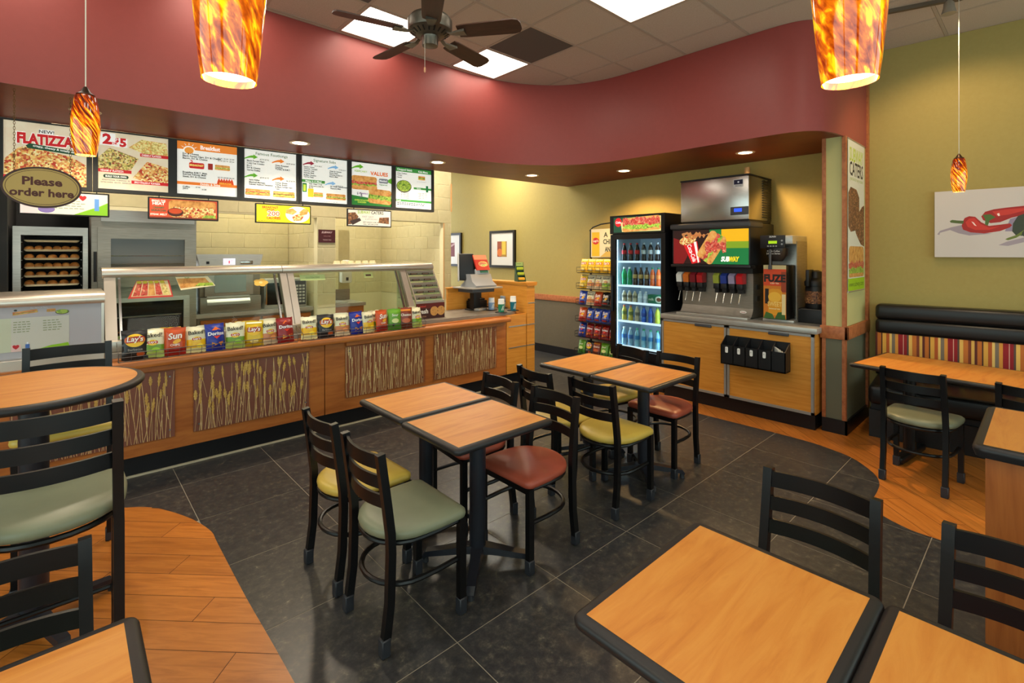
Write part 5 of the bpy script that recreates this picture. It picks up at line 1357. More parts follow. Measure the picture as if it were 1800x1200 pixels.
KIND = dict(cola=((34, 14, 12), (200, 24, 34), (190, 24, 34), 'dark cola bottle with red label'), diet=((40, 22, 20), (196, 198, 204), (200, 200, 204), 'dark cola bottle with silver label'),
            lime=((20, 150, 96), (30, 160, 90), (240, 244, 240), 'clear green bottle'), tea=((58, 34, 22), (186, 150, 90), (40, 34, 30), 'brown iced tea bottle with tan label'), orange=((226, 96, 36), (236, 130, 60), (40, 130, 90), 'orange drink bottle with green cap'),
            milk=((190, 176, 150), (120, 110, 96), (200, 196, 190), 'small beige milk bottle'), clear=((190, 204, 224), (214, 224, 240), (240, 244, 250), 'small clear bottle'), juice=((196, 176, 70), (120, 130, 70), (200, 90, 50), 'amber juice bottle'), blue=((40, 90, 190), (40, 70, 160), (40, 60, 120), 'blue sports drink bottle'), yellow=((206, 206, 70), (190, 196, 60), (90, 140, 60), 'yellow-green sports drink bottle'), pale=((170, 200, 216), (120, 160, 210), (240, 244, 250), 'pale blue drink bottle'), water=((150, 190, 226), (70, 120, 200), (240, 246, 250), 'clear water bottle with blue label'), waterg=((140, 190, 216), (60, 130, 190), (60, 170, 120), 'clear water bottle with green cap'))
ROWS = [(['cola', 'cola', 'cola', 'diet', 'diet', 'diet', 'diet'], .225, 'top'), (['lime', 'lime', 'tea', 'tea', 'tea', 'orange', 'orange', 'orange'], .225, 'second'), (['milk', 'milk', 'milk', 'clear', 'clear'], .14, 'third'), (['juice', 'juice', 'milk', 'blue', 'blue', 'yellow', 'pale'], .19, 'fourth'), (['water', 'water', 'waterg', 'waterg', 'waterg', 'waterg', 'waterg'], .225, 'bottom')]
_pr = {}
for (row, h, nm), z in zip(ROWS, SHZ):
    n = len(row)
    for k, kd in enumerate(row):
        xx = -.265 + (.565 * k / (n - 1) if nm != 'third' else .078 * k)
        wx, wy = 5.1 + .13, CY_ - xx
        lb = '%s on the %s cooler shelf, %s' % (KIND[kd][3], nm, nth(k, n))
        if (kd, h) not in _pr:
            o = bottle_proto(kd, *KIND[kd][:3], h=h); o.location = (wx, wy, z); o['label'] = lb; o['group'] = 'bottles in the cooler'; _pr[(kd, h)] = o
        else: copy_tree(_pr[(kd, h)], (wx, wy, z), 0, lb, 'bottles in the cooler')
t = thing('milk_carton_pack', 'flat green carton lying on the third cooler shelf', 'carton', (5.2, CY_ - .21, 1.02), RZ)
MB().rbox(-.12, .12, 0, .08, 0, .11, .006).build('carton', mat('carton_green', (26, 110, 84), .4), t)
Pr().ell(.03, 0, .05, .04, (200, 206, 190)).ell(.03, 0, .03, .024, (110, 60, 40)).text('milk', -.07, 0, .03, (220, 230, 220)).build('carton_print', t, -.0005, loc=(0, 0, .055))

# crisp rack
RXF, RYC, RW = 5.42, 4.21, .70
t = thing('crisp_rack', 'black wire rack with six tiers of crisp packets beside the cooler', 'rack', (RXF, RYC, 0), RZ)
BW_ = mat('rack_black', (18, 17, 17), .4)
for s in (-1, 1):
    MB().box(s * .34 - .01, s * .34 + .01, .30, .325, 0, 1.98).build('upright', BW_, t)
    MB().box(s * .34 - .012, s * .34 + .012, .0, .36, 0, .025).build('foot', BW_, t)
MB().tube([(-.36, .31, 1.96), (-.3, .31, 2.01), (-.15, .31, 2.05), (0, .31, 2.06), (.15, .31, 2.05), (.3, .31, 2.01), (.36, .31, 1.96)], .010, 6, up=(0, 1, 0)).build('arch', BW_, t)
sg = MB().box(-.325, .325, .298, .306, 1.57, 1.98).build('header_card', mat('card_cream', (220, 212, 186), .5), t)
Pr().rect(-.32, -.2, .32, .2, (220, 212, 186)).rect(-.31, -.19, -.17, .16, (214, 180, 30)).ell(-.24, .03, .06, .05, (190, 40, 40)).text("Lay's", -.24, .03, .035, (250, 240, 230), w=.1).poly([(-.16, -.2), (-.05, -.12), (.32, -.1), (.32, -.2)], (206, 176, 90)).text('A', -.06, .12, .07, (40, 60, 40), bold=.03).text('CHIP FOR', .06, .02, .07, (40, 60, 40), w=.33, bold=.03).text('ANY TASTE', .09, -.09, .07, (40, 60, 40), w=.33, bold=.03).build('header_print', sg, .2975, loc=(0, 0, 1.775))
TZ = [1.355, 1.13, .90, .665, .45, .205]
TYP = [['lays_yellow'] * 5, ['lays_yellow', 'baked_orange', 'baked_orange', 'baked_green', 'baked_yellow'], ['sun_blue', 'baked_orange', 'sun_orange', 'sun_black', 'sun_black'], ['sun_orange', 'sun_blue', 'sun_blue', 'sun_blue', 'sun_blue'], ['doritos_blue', 'doritos_red', 'doritos_red', 'doritos_red', 'doritos_red'], ['green', 'lays_black', 'brown', 'green', 'green']]
for i, z in enumerate(TZ):
    yo = -.02 * i * .5
    b = MB().box(-.34, .34, yo, .30, z - .008, z)
    b.build('tier', BW_, t)
    b = MB()
    for zz in (.03, .075): b.tube([(-.34, .3, z + zz), (-.34, yo - .01, z + zz), (.34, yo - .01, z + zz), (.34, .3, z + zz)], .003, 5)
    for k in range(6): b.tube([(-.34 + .68 * k / 5, yo - .01, z), (-.34 + .68 * k / 5, yo - .01, z + .075)], .0025, 5, up=(0, 1, 0))
    b.build('tier_guard', BW_, t)
    for k, kd in enumerate(TYP[i]):
        lx = -.265 + .1325 * k
        bag(kd, '%s crisp packet on the %s rack tier, %s' % (dict(lays_yellow='yellow', baked_orange='cream and tan', baked_green='cream and green', baked_yellow='cream and yellow', sun_blue='blue', sun_orange='orange', sun_black='black', doritos_blue='dark blue', doritos_red='red', green='green', lays_black='black', brown='brown')[kd], ORD[i], nth(k, 5)), (RXF + yo + .05, RYC - lx, z + .001), RZ + random.uniform(-.12, .12), radians(-13), 'crisp packets on the rack', .98)

# drinks cabinet
t = thing('drinks_cabinet', 'honey wood drinks cabinet with aluminium door frames and steel top', 'cabinet', (5.02, 2.2, 0), RZ)
MB().box(-.764, .775, .02, .79, .15, .89).build('carcass', WOODH, t)
MB().box(-.77, .76, .06, .79, 0, .15).build('kick', BASEB, t)
for x0, x1 in ((-.764, -.028), (-.018, .768)):
    d = MB().box(x0 + .02, x1 - .02, .0, .02, .17, .87).build('door', WOODH, t)
    MB().box(x0, x0 + .022, -.008, .02, .15, .885).box(x1 - .022, x1, -.008, .02, .15, .885).box(x0, x1, -.008, .02, .15, .175).box(x0, x1, -.008, .02, .862, .885).build('door_frame', mat('door_alu', (182, 180, 176), .35, .6), d)
    MB().rbox(x0 + .4, x0 + .58, -.02, 0, .845, .872, .004).build('pull', GREYPL, d)
MB().rbox(-.766, .80, -.025, .79, .892, .945, .006).build('worktop', STEEL, t)
MB().box(-.764, .79, .775, .79, .945, 1.0).build('upstand', STEEL, t)
t = thing('lid_holder', 'black five-bay cup lid holder hung on the right cabinet door', 'organiser', (4.99, 1.92, .52), RZ)
b = MB().box(-.30, .30, -.0, .008, 0, .27).box(-.30, .30, -.12, .008, 0, .01).box(-.30, .30, -.12, -.112, 0, .19)
b.build('box', BLKPL, t)
for k in range(6): MB().prism([(-.12, 0), (.0, 0), (.0, .27), (-.12, .19)], -.30 + .1185 * k, -.2925 + .1185 * k, 'x').build('divider', BLKPL, t)
for k in range(4): Pr().rrect(-.014, -.03, .014, .03, .01, (236, 236, 232)).bars(-.008, .008, .0, .012, (190, 190, 190), 1).build('bay_label', t, -.1205, loc=(-.24 + .1185 * k, 0, .145))
for k in range(5):
    o = tag(MB().lathe([(.0, 0), (.044, 0), (.047, .004), (.044, .008)], 20).build('plastic_disc_lid', mat('lid_clear', (206, 204, 196), .2), None, (4.99 - .06, 1.92 - .235 + .02 * (k - 2), .66 + .01 * k), rot=(radians(80), 0, radians(20 + 8 * k))), 'clear plastic cup lid in the rightmost bay of the lid holder, %s' % nth(k, 5), 'lid', 'cup lids')

# fountain
DY = 2.46
t = thing('soda_fountain', 'steel eight-valve soda fountain with glowing picture panel', 'drinks dispenser', (5.15, DY, .945), RZ)
MB().box(-.385, .40, .12, .62, 0, .56).build('body', STEELD, t)
MB().prism([(.05, .0), (.12, .0), (.12, .10), (.10, .06)], -.385, .40, 'x').build('splash_panel', STEELD, t)
MB().rbox(-.385, .40, -.03, .13, -.0, .02, .004).build('drip_tray', STEEL, t)
MB().box(-.43, .42, .05, .62, .47, .56).build('valve_bar', BLKPL, t)
MB().rbox(-.44, .425, -.02, .62, .555, 1.0, .012).build('panel_housing', BLKPL, t)
MB().rbox(-.455, .435, -.05, .3, .945, 1.01, .02, 3).build('top_cap', mat('cap_grey', (62, 62, 64), .4), t)
MB().rbox(-.45, .435, -.04, .1, .525, .56, .01).build('lower_lip', BLKPL, t)
p = Pr().rect(-.42, -.19, .41, .18, (40, 16, 14)).rect(.0, -.19, .41, .18, (20, 110, 56)).rect(.13, .04, .41, .18, (226, 170, 20)).rect(.13, -.02, .41, .05, (120, 150, 30)).poly([(-.42, -.19), (-.42, .1), (-.3, .06), (-.25, -.1), (-.3, -.19)], (120, 18, 20))
p.poly([(-.30, .02), (-.14, .06), (-.10, -.17), (-.20, -.19)], (206, 26, 32)).poly([(-.18, .05), (-.15, .055), (-.115, -.17), (-.13, -.18)], (244, 236, 230)).ell(-.25, .07, .1, .05, 'pizza', 20, .2).text('Coca-Cola', -.2, -.07, .05, (246, 240, 236), w=.2, shear=.2, rot=-1.2).wavy(-.32, .02, .11, .14, (180, 120, 70), 16, .9, 5)
p.put(Pr().sub(0, 0, .34, .2, 'meat', 0, seed=9), .02, -.01, 1.0)
p.wavy(-.05, .18, -.05, .05, 'meat', seed=21)
p.text('SUB', .17, -.135, .05, (248, 248, 244), w=.09, bold=.05, shear=.25).text('WAY', .265, -.135, .05, (244, 206, 20), w=.105, bold=.05, shear=.25)
p.build('picture_panel', t, -.0205, emit=.7, loc=(0, 0, .755))
VC = [(220, 220, 216), (206, 110, 40), (120, 26, 36), (170, 30, 34), (150, 160, 60), (40, 60, 140), (150, 140, 170), (190, 30, 36)]
for k, px in enumerate((1192, 1204, 1216, 1228, 1257, 1270, 1284, 1298)):
    lx = DY - yat(px, 5.13)
    v = MB().rbox(lx - .032, lx + .032, .0, .1, .30, .36, .01).box(lx - .022, lx + .022, .02, .1, .26, .30).build('valve', BLKPL, t)
    MB().prism([(.0, .36), (-.012, .44), (.03, .47), (.1, .47), (.1, .36)], lx - .031, lx + .031, 'x').build('flavour_tag', mat('tagc_%d' % k, VC[k], .4), v)
    MB().cyl((lx, .035, .27), (lx - .004, .0, .16), .005, n=8).ball((lx - .004, -.001, .158), .008).build('lever', CHROME, v)
Pr().ell(0, 0, .035, .014, (226, 220, 214)).text('lancer', 0, 0, .012, (170, 40, 40)).build('badge', t, .118, loc=(.33, -.075, .07))
for k, z in enumerate((.18, .30)): MB().box(.40, .406, .2, .28, z, z + .05).build('side_plate', GREYPL, t)
t = thing('ice_machine', 'large stainless ice machine on top of the soda fountain', 'ice machine', (5.17, 2.44, 1.955), RZ)
ICE = mat('ice_steel', (190, 186, 182), .26, 1.0)
MB().rbox(-.376, .376, .0, .5, .02, .475, .008).build('cabinet', ICE, t)
MB().box(-.38, .38, -.004, .60, .475, .49).build('top_lid', BLKPL, t)
MB().box(-.37, .376, .5, .60, .02, .475).build('rear_section', mat('ice_black', (20, 20, 20), .4), t)
for k in range(16): MB().box(.376, .382, .36, .59, .05 + k * .026, .064 + k * .026).build('louvre', mat('ice_black'), t)
MB().box(-.36, .37, .02, .6, 0, .02).build('base', BLKPL, t)
MB().rbox(.19, .376, -.012, 0, .07, .155, .01).build('control_panel', GREYPL, t)
Pr().rect(-.04, -.018, .04, .018, (40, 80, 220)).build('display', t, -.0125, emit=1.2, loc=(.27, 0, .12))
Pr().rect(-.05, -.04, .05, .04, (210, 206, 204)).rect(-.045, -.012, .045, .036, (22, 20, 60)).text('\u2217', 0, .012, .03, (240, 240, 250), bold=.05).text('Manitowoc', 0, -.026, .010, (60, 60, 70)).build('badge', t, -.001, loc=(.27, 0, .40))
MB().cyl((.2, .4, .49), (.2, .4, .62), .03, n=12).build('water_pipe', mat('pipe_tan', (150, 120, 80), .5), t)

# tea brewer
t = thing('tea_brewer', 'steel iced tea brewer with orange printed urn front', 'tea brewer', (5.2, 1.83, .945), RZ)
MB().rbox(-.12, .17, .02, .42, .0, .025, .005).build('base', STEEL, t)
MB().rbox(-.115, .13, .26, .42, .025, .84, .006).build('column', STEEL, t)
MB().rbox(-.13, .165, .0, .42, .77, .855, .008).build('top_box', STEEL, t)
MB().rbox(-.13, .10, -.02, .0, .73, .86, .006).build('control_face', BLKPL, t)
Pr().rect(-.04, -.014, .04, .014, (150, 190, 20)).build('display', t, -.0205, emit=.8, loc=(-.01, 0, .79))
Pr().text('BUNN', 0, 0, .016, (220, 220, 220), bold=.03).build('brand_lettering', t, -.0205, loc=(-.01, 0, .845))
for k in range(4): MB().box(-.06 + k * .025, -.045 + k * .025, -.023, -.02, .745, .758).build('button', mat('btn', (150, 150, 150), .5), t)
for k in range(2): MB().cyl((.075, -.024, .77 + .035 * k), (.075, -.02, .77 + .035 * k), .009, n=10).build('button', mat('btn'), t)
MB().lathe([(.05, .60), (.095, .66), (.10, .73)], 20, (-.01, .1, 0)).build('brew_funnel', mat('funnel_brown', (52, 44, 40), .35), t)
Pr().text('Tea & Coffee', 0, .012, .016, (200, 196, 190)).text('Infusion Series', 0, -.012, .016, (200, 196, 190)).build('funnel_print', t, 0, loc=(-.01, -.002, .69))
MB().cyl((-.03, -.03, .55), (-.03, -.03, .72), .012, n=10).box(-.045, -.015, -.04, -.02, .52, .56).build('lever', GREYPL, t)
MB().rbox(-.10, .115, -.015, .24, .03, .565, .015).build('urn', mat('urn_black', (24, 24, 24), .3), t)
p = Pr().rect(-.105, -.265, .105, .265, (206, 120, 30)).rect(-.105, .06, .105, .265, (206, 70, 30)).rect(-.105, .225, .105, .265, (196, 180, 130)).rect(.06, .0, .105, .2, (150, 60, 30))
p.text('FUZE', .0, .135, .07, (36, 26, 22), w=.2, bold=.06).text('ICED TEA', .0, .085, .014, (240, 220, 180)).rrect(-.06, -.23, .07, .03, .04, (220, 150, 30)).rect(-.09, -.12, -.055, .03, (30, 20, 20)).ell(.0, -.05, .06, .05, (236, 180, 60)).text('SWEET', .0, -.12, .045, (240, 206, 120), w=.13, bold=.02).text('brewed tea', .0, -.165, .016, (240, 220, 170)).poly([(-.105, -.265), (-.08, -.2), (-.02, -.22), (.0, -.265)], (60, 100, 40)).poly([(.0, -.265), (.03, -.2), (.09, -.19), (.1, -.265)], (50, 90, 36)).rect(.066, -.22, .1, -.02, (226, 206, 150))
p.build('urn_print', t, -.0155, loc=(.007, 0, .298))
MB().box(.165, .17, .1, .4, .03, .8).build('side_panel', STEELD, t)
# coffee urn in the corner
t = thing('coffee_server', 'black thermal coffee server with bean picture in the alcove corner', 'coffee server', (5.42, 1.535, .945), RZ)
MB().rbox(-.13, .11, -.08, .16, 0, .14, .01).build('stand', BLKPL, t)
MB().lathe([(.09, .14), (.095, .16), (.095, .34), (.09, .36)], 24, (0, .03, 0)).build('body', BLKPL, t)
MB().lathe([(.096, .19), (.0965, .20), (.0965, .30), (.096, .31)], 24, (0, .03, 0), cap=False).build('bean_band', pmat('dark'), t)
MB().lathe([(.10, .36), (.102, .40), (.085, .425), (.06, .44), (.05, .50), (.02, .515)], 24, (0, .03, 0)).build('lid', BLKPL, t)
MB().rbox(-.05, -.02, -.12, .03, .36, .52, .006).build('pump_handle', BLKPL, t)
MB().tube([(-.13, -.1, .0), (-.13, -.1, .12), (-.08, -.13, .14), (.08, -.13, .14), (.11, -.1, .12), (.11, -.1, 0)], .004, 6, up=(0, 1, 0)).build('wire_rest', WIRE, t)

# ---- wall art
def framed(label, yc, art):
    t = thing('picture_frame', label, 'picture', (XB - .001, yc, 1.37), RZ, 'black-framed pictures')
    W, Hh = .342, .67
    MB().box(-W, W, -.03, 0, 0, Hh).build('backing', mat('frame_black', (22, 16, 12), .35), t)
    MB().box(-W, -W + .045, -.042, -.03, 0, Hh).box(W - .045, W, -.042, -.03, 0, Hh).box(-W + .045, W - .045, -.042, -.03, 0, .045).box(-W + .045, W - .045, -.042, -.03, Hh - .045, Hh).build('frame', mat('frame_black'), t)
    p = Pr().rect(-W + .045, -Hh / 2 + .045, W - .045, Hh / 2 - .045, (214, 210, 206)); art(p)
    p.build('mount_print', t, -.031, loc=(0, 0, Hh / 2))
framed('black-framed picture with a small yellow and orange photo on white mount', 6.64, lambda p: p.rect(-.13, -.14, .13, .14, (160, 120, 40)).rect(-.13, -.14, -.02, .14, (140, 60, 30)).ell(-.06, -.06, .07, .07, (206, 110, 40)).rect(.0, -.1, .1, .14, (214, 180, 60)).ell(-.07, .08, .05, .05, (150, 70, 40)))
framed('black-framed picture half hidden behind the block wall end', 8.22, lambda p: p.rect(-.13, -.14, .13, .14, (110, 30, 34)).poly([(-.13, 0), (.13, .1), (.13, .14), (-.13, .05)], (180, 140, 140)))
# pepper canvas on the right wall
cw, ch, s0 = 1.2, .60, .533
cxy = (RW0[0] + RWD[0] * (s0 + cw / 2) - cos(RWA) * .002, RW0[1] + RWD[1] * (s0 + cw / 2) - sin(RWA) * .002)
t = thing('pepper_canvas', 'wide canvas print of red chilli peppers on the right wall', 'picture', (cxy[0], cxy[1], 1.59), RZ + RWA)
MB().box(-cw / 2, cw / 2, -.045, -.002, 0, ch).build('canvas', mat('canvas_white', (206, 196, 190), .7), t)
def PX(pts, zo=0):
    out = []
    for zx, zy in pts:
        px, py = zx / 3.75 + 1440, zy / 3.75 + 220
        out.append((-cw / 2 + (px - 1643) * .00366, .30 - (py - 338 + (px - 1643) * .0598) * ch / (113 + (px - 1643) * .0667)))
    return out
p = Pr().rect(-cw / 2, -ch / 2, cw / 2, ch / 2, (208, 198, 192))
p.poly(PX([(780, 718), (800, 695), (880, 672), (960, 655), (1010, 700), (1150, 715), (1000, 726), (930, 712), (870, 690), (800, 708), (795, 722)]), (160, 146, 156)).poly(PX([(1190, 790), (1240, 768), (1350, 740), (1350, 770), (1250, 795)]), (166, 152, 162)).poly(PX([(1230, 700), (1262, 620), (1350, 590), (1350, 700)]), (150, 136, 160))
p.poly(PX([(955, 640), (970, 612), (1000, 600), (1040, 604), (1080, 640), (1130, 664), (1200, 656), (1262, 648), (1275, 660), (1260, 675), (1200, 698), (1100, 713), (1010, 706), (960, 688), (950, 665)]), (170, 34, 26)).poly(PX([(975, 640), (1000, 615), (1035, 612), (1075, 650), (1130, 675), (1200, 668), (1130, 690), (1040, 690), (990, 670)]), (206, 52, 38)).poly(PX([(1015, 635), (1030, 640), (1050, 665), (1035, 660)]), (250, 220, 210))
p.poly(PX([(1080, 602), (1105, 572), (1160, 556), (1240, 545), (1350, 534), (1350, 592), (1270, 612), (1200, 640), (1140, 646), (1092, 626)]), (166, 32, 26)).poly(PX([(1150, 570), (1240, 556), (1350, 548), (1350, 565), (1260, 590), (1180, 600)]), (204, 56, 42)).poly(PX([(1180, 585), (1195, 580), (1200, 598), (1188, 600)]), (250, 224, 214))
p.poly(PX([(868, 632), (885, 624), (920, 628), (965, 630), (960, 650), (910, 646), (875, 642)]), (84, 100, 48)).poly(PX([(1090, 592), (1140, 588), (1172, 608), (1135, 628), (1122, 662), (1104, 656), (1106, 622)]), (80, 108, 46)).poly(PX([(1280, 650), (1310, 600), (1350, 585), (1350, 730), (1300, 728), (1275, 700)]), (58, 66, 50)).poly(PX([(1232, 752), (1250, 742), (1300, 725), (1350, 688), (1350, 712), (1300, 742), (1250, 758)]), (110, 124, 50))
p.ell(.15, -.05, .2, .07, (58, 66, 50), 24, .3).ell(.32, .06, .2, .06, (176, 36, 28), 24, -.2)
p.build('canvas_print', t, -.0455, loc=(0, 0, ch / 2))
# banner on the wing wall
t = thing('hanging_banner', 'tall white vertical catering banner with meat photos and green foot', 'banner', (5.475, 1.214, 1.27))
MB().box(-.285, .285, -.004, -.001, 0.01, 1.39).build('sheet', mat('banner_white', (214, 210, 190), .5), t)
MB().cyl((-.29, -.004, 1.392), (.29, -.004, 1.392), .007, n=8).build('top_bar', SATIN, t)
MB().cyl((-.29, -.004, .008), (.29, -.004, .008), .007, n=8).build('bottom_bar', SATIN, t)
p = Pr().rect(-.285, -.69, .285, .695, (214, 210, 192)).text('SUBWAY', 0, .56, .13, (176, 196, 30), w=.47, bold=.02).text('CATERS', 0, .43, .13, (44, 42, 40), w=.47, bold=.02).text('great food for any occasion', 0, .335, .035, (170, 186, 90), w=.46, bold=0)
p.poly([(-.28, .2), (-.2, .26), (.0, .25), (.1, .18), (.1, -.05), (.0, -.13), (-.2, -.15), (-.28, -.1)], 'dark').poly([(.1, .05), (.2, .1), (.28, .12), (.28, -.28), (.15, -.26), (-.02, -.16), (-.1, -.05), (.0, .02)], 'dark')
p.rrect(-.26, -.44, .27, -.28, .05, 'bread').wavy(-.27, .275, -.50, -.42, 'meat', seed=31).wavy(-.26, .27, -.54, -.48, 'lettuce', seed=32).rrect(-.25, -.565, .26, -.53, .015, 'bread')
p.rect(-.285, -.69, .285, -.575, (150, 190, 20)).text('www.subway.com', 0, -.635, .05, (44, 60, 20), w=.5, bold=0)
p.build('banner_print', t, -.005, loc=(0, 0, .70))

# ================================================================ CEILING FIXTURES
def swirl(name, dark=False):
    m = bpy.data.materials.new(name); m.use_nodes = True; MATS[name] = m
    N, L = m.node_tree.nodes, m.node_tree.links; b = N['Principled BSDF']
    tc = N.new('ShaderNodeTexCoord'); mp = N.new('ShaderNodeMapping'); mp.vector_type = 'POINT'
    L.new(tc.outputs['Object'], mp.inputs[0])
    # twist around the axis
    sx = N.new('ShaderNodeSeparateXYZ'); L.new(tc.outputs['Object'], sx.inputs[0])
    at = N.new('ShaderNodeMath'); at.operation = 'ARCTAN2'; L.new(sx.outputs[1], at.inputs[0]); L.new(sx.outputs[0], at.inputs[1])
    cb = N.new('ShaderNodeCombineXYZ')
    m1 = N.new('ShaderNodeMath'); m1.operation = 'MULTIPLY_ADD'; L.new(sx.outputs[2], m1.inputs[0]); m1.inputs[1].default_value = (9 if dark else 14); L.new(at.outputs[0], m1.inputs[2])
    sn = N.new('ShaderNodeMath'); sn.operation = 'SINE'; L.new(m1.outputs[0], sn.inputs[0])
    cs = N.new('ShaderNodeMath'); cs.operation = 'COSINE'; L.new(m1.outputs[0], cs.inputs[0])
    L.new(sn.outputs[0], cb.inputs[0]); L.new(cs.outputs[0], cb.inputs[1])
    m2 = N.new('ShaderNodeMath'); m2.operation = 'MULTIPLY'; L.new(sx.outputs[2], m2.inputs[0]); m2.inputs[1].default_value = (9 if dark else 3.5); L.new(m2.outputs[0], cb.inputs[2])
    no = N.new('ShaderNodeTexNoise'); no.inputs['Scale'].default_value = 3.4 if dark else 5.5; no.inputs['Detail'].default_value = 3; no.inputs['Distortion'].default_value = .5
    L.new(cb.outputs[0], no.inputs['Vector'])
    # ramp shifted darker towards the top of the pendant
    gr = N.new('ShaderNodeMapRange'); L.new(sx.outputs[2], gr.inputs[0]); gr.inputs[1].default_value = .14; gr.inputs[2].default_value = .31; gr.inputs[3].default_value = 0; gr.inputs[4].default_value = -.26
    ad = N.new('ShaderNodeMath'); ad.operation = 'ADD'; L.new(no.outputs[0], ad.inputs[0]); L.new(gr.outputs[0], ad.inputs[1])
    rp = N.new('ShaderNodeValToRGB'); el = rp.color_ramp.elements
    st = [(.28, (70, 16, 6)), (.40, (150, 44, 6)), (.47, (206, 88, 8)), (.54, (240, 150, 16)), (.62, (255, 206, 50))]
    if dark: st = [(.30, (130, 34, 4)), (.42, (176, 70, 6)), (.52, (212, 104, 8)), (.58, (246, 158, 14)), (.64, (255, 200, 20))]
    el[0].position, el[0].color = st[0][0], lin(st[0][1]) + (1,); el[1].position, el[1].color = st[-1][0], lin(st[-1][1]) + (1,)
    for p, c in st[1:-1]: q = el.new(p); q.color = lin(c) + (1,)
    L.new(ad.outputs[0], rp.inputs[0]); L.new(rp.outputs[0], b.inputs['Base Color']); L.new(rp.outputs[0], b.inputs['Emission Color'])
    b.inputs['Emission Strength'].default_value = .78; b.inputs['Roughness'].default_value = .08; b.inputs['Coat Weight'].default_value = .5
    return m
SW1, SW2 = swirl('swirl_glass'), swirl('mottled_glass', True)
def pendant(label, x, y, z, m, k=1.0, tilt=0):
    t = thing('pendant_lamp', label, 'lamp', (x, y, z), group='amber glass pendants')
    pf = [(.043, 0), (.050, .03), (.057, .08), (.0615, .14), (.060, .20), (.053, .26), (.045, .305), (.041, .312)]
    if m is SW2: pf = [(.043, 0), (.047, .03), (.052, .08), (.0575, .14), (.0615, .19), (.060, .24), (.052, .29), (.041, .32)]
    o = MB().lathe([(r * k, zz * k) for r, zz in pf], 40)
    # open underside: inner wall
    o.f = [f for f in o.f if len(f) == 4]; o.m = [0] * len(o.f)
    o.build('glass_shade', m, t, angle=60)
    MB().lathe([(0, .012), (.0425 * k, .012), (.0425 * k, .016), (0, .016)], 28).build('diffuser', MATS.get('pend_glow') or lampmat('pend_glow', (255, 238, 204), 9), t)
    MB().lathe([(.018, .30 * k), (.04 * k, .318 * k), (.02, .33 * k), (.006, .36 * k)], 20).build('cap', mat('bronze_dark', (60, 40, 28), .35, .6), t)
    MB().cyl((0, 0, .35 * k), (0, 0, CEIL - z), .0025, n=8).build('cord', mat('cord_white', (214, 206, 190), .5), t)
    MB().lathe([(.055, CEIL - z - .022), (.06, CEIL - z - .001)], 24).build('canopy', mat('bronze_dark'), t)
    area_spot('bulb', (0, 0, -.01), PEND_W, 110, (1, .82, .55), .04, t)
pendant('slim amber glass pendant hanging over the round bar table', .065, 2.80, 2.045, SW1, .82)
pendant('slim amber glass pendant hanging in front of the pepper canvas', 5.12, .465, 2.10, SW1, .82)
pendant('large mottled amber pendant in the foreground, upper left', .20, .91, 1.905, SW2, .93)
pendant('large mottled amber pendant in the foreground, upper right', .962, .222, 1.905, SW2, .93)
# ceiling fan
t = thing('ceiling_fan', 'five-bladed ceiling fan with brown wooden blades and pewter motor', 'fan', (1.83, 2.83, 3.10))
PEW = nmat('pewter', [(.3, (88, 84, 76)), (.7, (112, 106, 96))], nscale=20, rough=.36, metal=.8)
MB().lathe([(.03, -.075), (.052, -.07), (.056, -.02), (.06, -.01)], 32).build('switch_cup', PEW, t)
MB().lathe([(.06, -.01), (.09, -.005), (.145, .03), (.150, .045), (.150, .10), (.13, .125), (.05, .135)], 40).build('motor_housing', PEW, t)
sl = MB()
for i in range(20):
    a = 2 * pi * i / 20; sl.sweep([(.095 * cos(a), .095 * sin(a), .0), (.128 * cos(a), .128 * sin(a), .018)], [(-.005, -.002), (.005, -.002), (.005, .002), (-.005, .002)])
stuff(sl.build('vent_slots', mat('slot_black', (14, 13, 12), .6), t))
MB().cyl((0, 0, .13), (0, 0, CEIL - 3.10), .013, n=12).build('down_rod', PEW, t)
MB().lathe([(.02, CEIL - 3.10 - .06), (.065, CEIL - 3.10 - .012), (.07, CEIL - 3.10 - .001)], 28).build('canopy', PEW, t)
BLW = nmat('fan_blade_wood', [(.3, (58, 36, 26)), (.7, (76, 48, 34))], (2, 20, 4), nscale=2, rough=.5)
_A = radians(47.6)
def scr(a): return _A - pi / 2 + a          # angle measured in the picture plane's ground axes
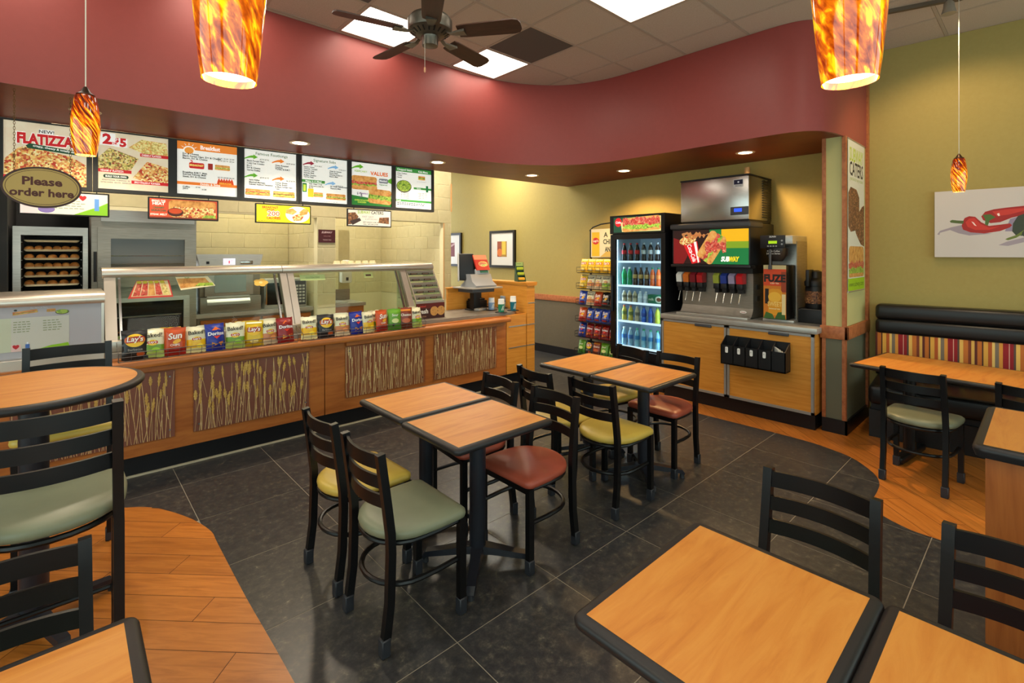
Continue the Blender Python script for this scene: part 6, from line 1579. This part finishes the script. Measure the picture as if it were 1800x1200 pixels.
for px in ((905, 46), (845, 110), (676, 99), (598, 24), None):
    if px: q = Vector(unproj(px[0], px[1], 3.11)) - Vector((1.83, 2.83)); aa = atan2(q.y, q.x); A0 = aa
    else: aa = A0 + radians(72)
    prof = [(.20, -.055), (.24, -.062), (.58, -.070), (.615, -.06), (.63, -.03), (.63, .03), (.615, .06), (.58, .070), (.24, .062), (.20, .055)]
    b = MB().prism(prof, -.004, .004)
    ct, stt = cos(radians(-13)), sin(radians(-13))
    b.v = [(x, y * ct - z * stt, y * stt + z * ct) for x, y, z in b.v]
    bl = b.build('blade', BLW, t, (0, 0, .012), aa)
    MB().sweep([(.10, 0, .012), (.15, 0, -.012), (.19, 0, -.01), (.25, 0, -.008)], [(-.016, -.004), (.016, -.004), (.016, .004), (-.016, .004)], scales=[.8, .9, 1.6, 2.2]).build('blade_iron', PEW, bl)
MB().cyl((-.06, -.03, -.02), (-.06, -.03, -.235), .0012, n=6).build('pull_chain', mat('cord_white', (214, 206, 190), .5), t)
MB().lathe([(0, -.275), (.007, -.265), (.006, -.24), (0, -.232)], 10, (-.06, -.03, 0)).build('pull_knob', mat('knob_wood', (206, 150, 110), .5), t)
# track light
a = unproj(1560, 18, CEIL); c = unproj(1672, -4, CEIL)
t = thing('track_light', 'ceiling track with a small spotlight head above the right wall', 'light', (a[0], a[1], CEIL))
dv = Vector((c[0] - a[0], c[1] - a[1])); ln = dv.length * 1.5; an = atan2(dv.y, dv.x)
MB().box(-.3, ln, -.017, .017, -.03, 0).build('rail', mat('track_bronze', (92, 78, 64), .5), t, rz=an)
hd = Vector(unproj(1668, 14, CEIL - .12)) - Vector(a)
h = MB().cyl((0, 0, -.03), (0, 0, -.08), .008, n=8)
h.lathe([(.02, -.07), (.032, -.085), (.035, -.12), (.045, -.155), (.046, -.165)], 20)
h.build('spot_head', mat('spot_grey', (150, 142, 130), .4, .4), t, (hd.x, hd.y, 0))
area_spot('bulb', (hd.x, hd.y, -.18), 55, 120, (1, .70, .38), parent=t, rot=(0, radians(-30), 0))
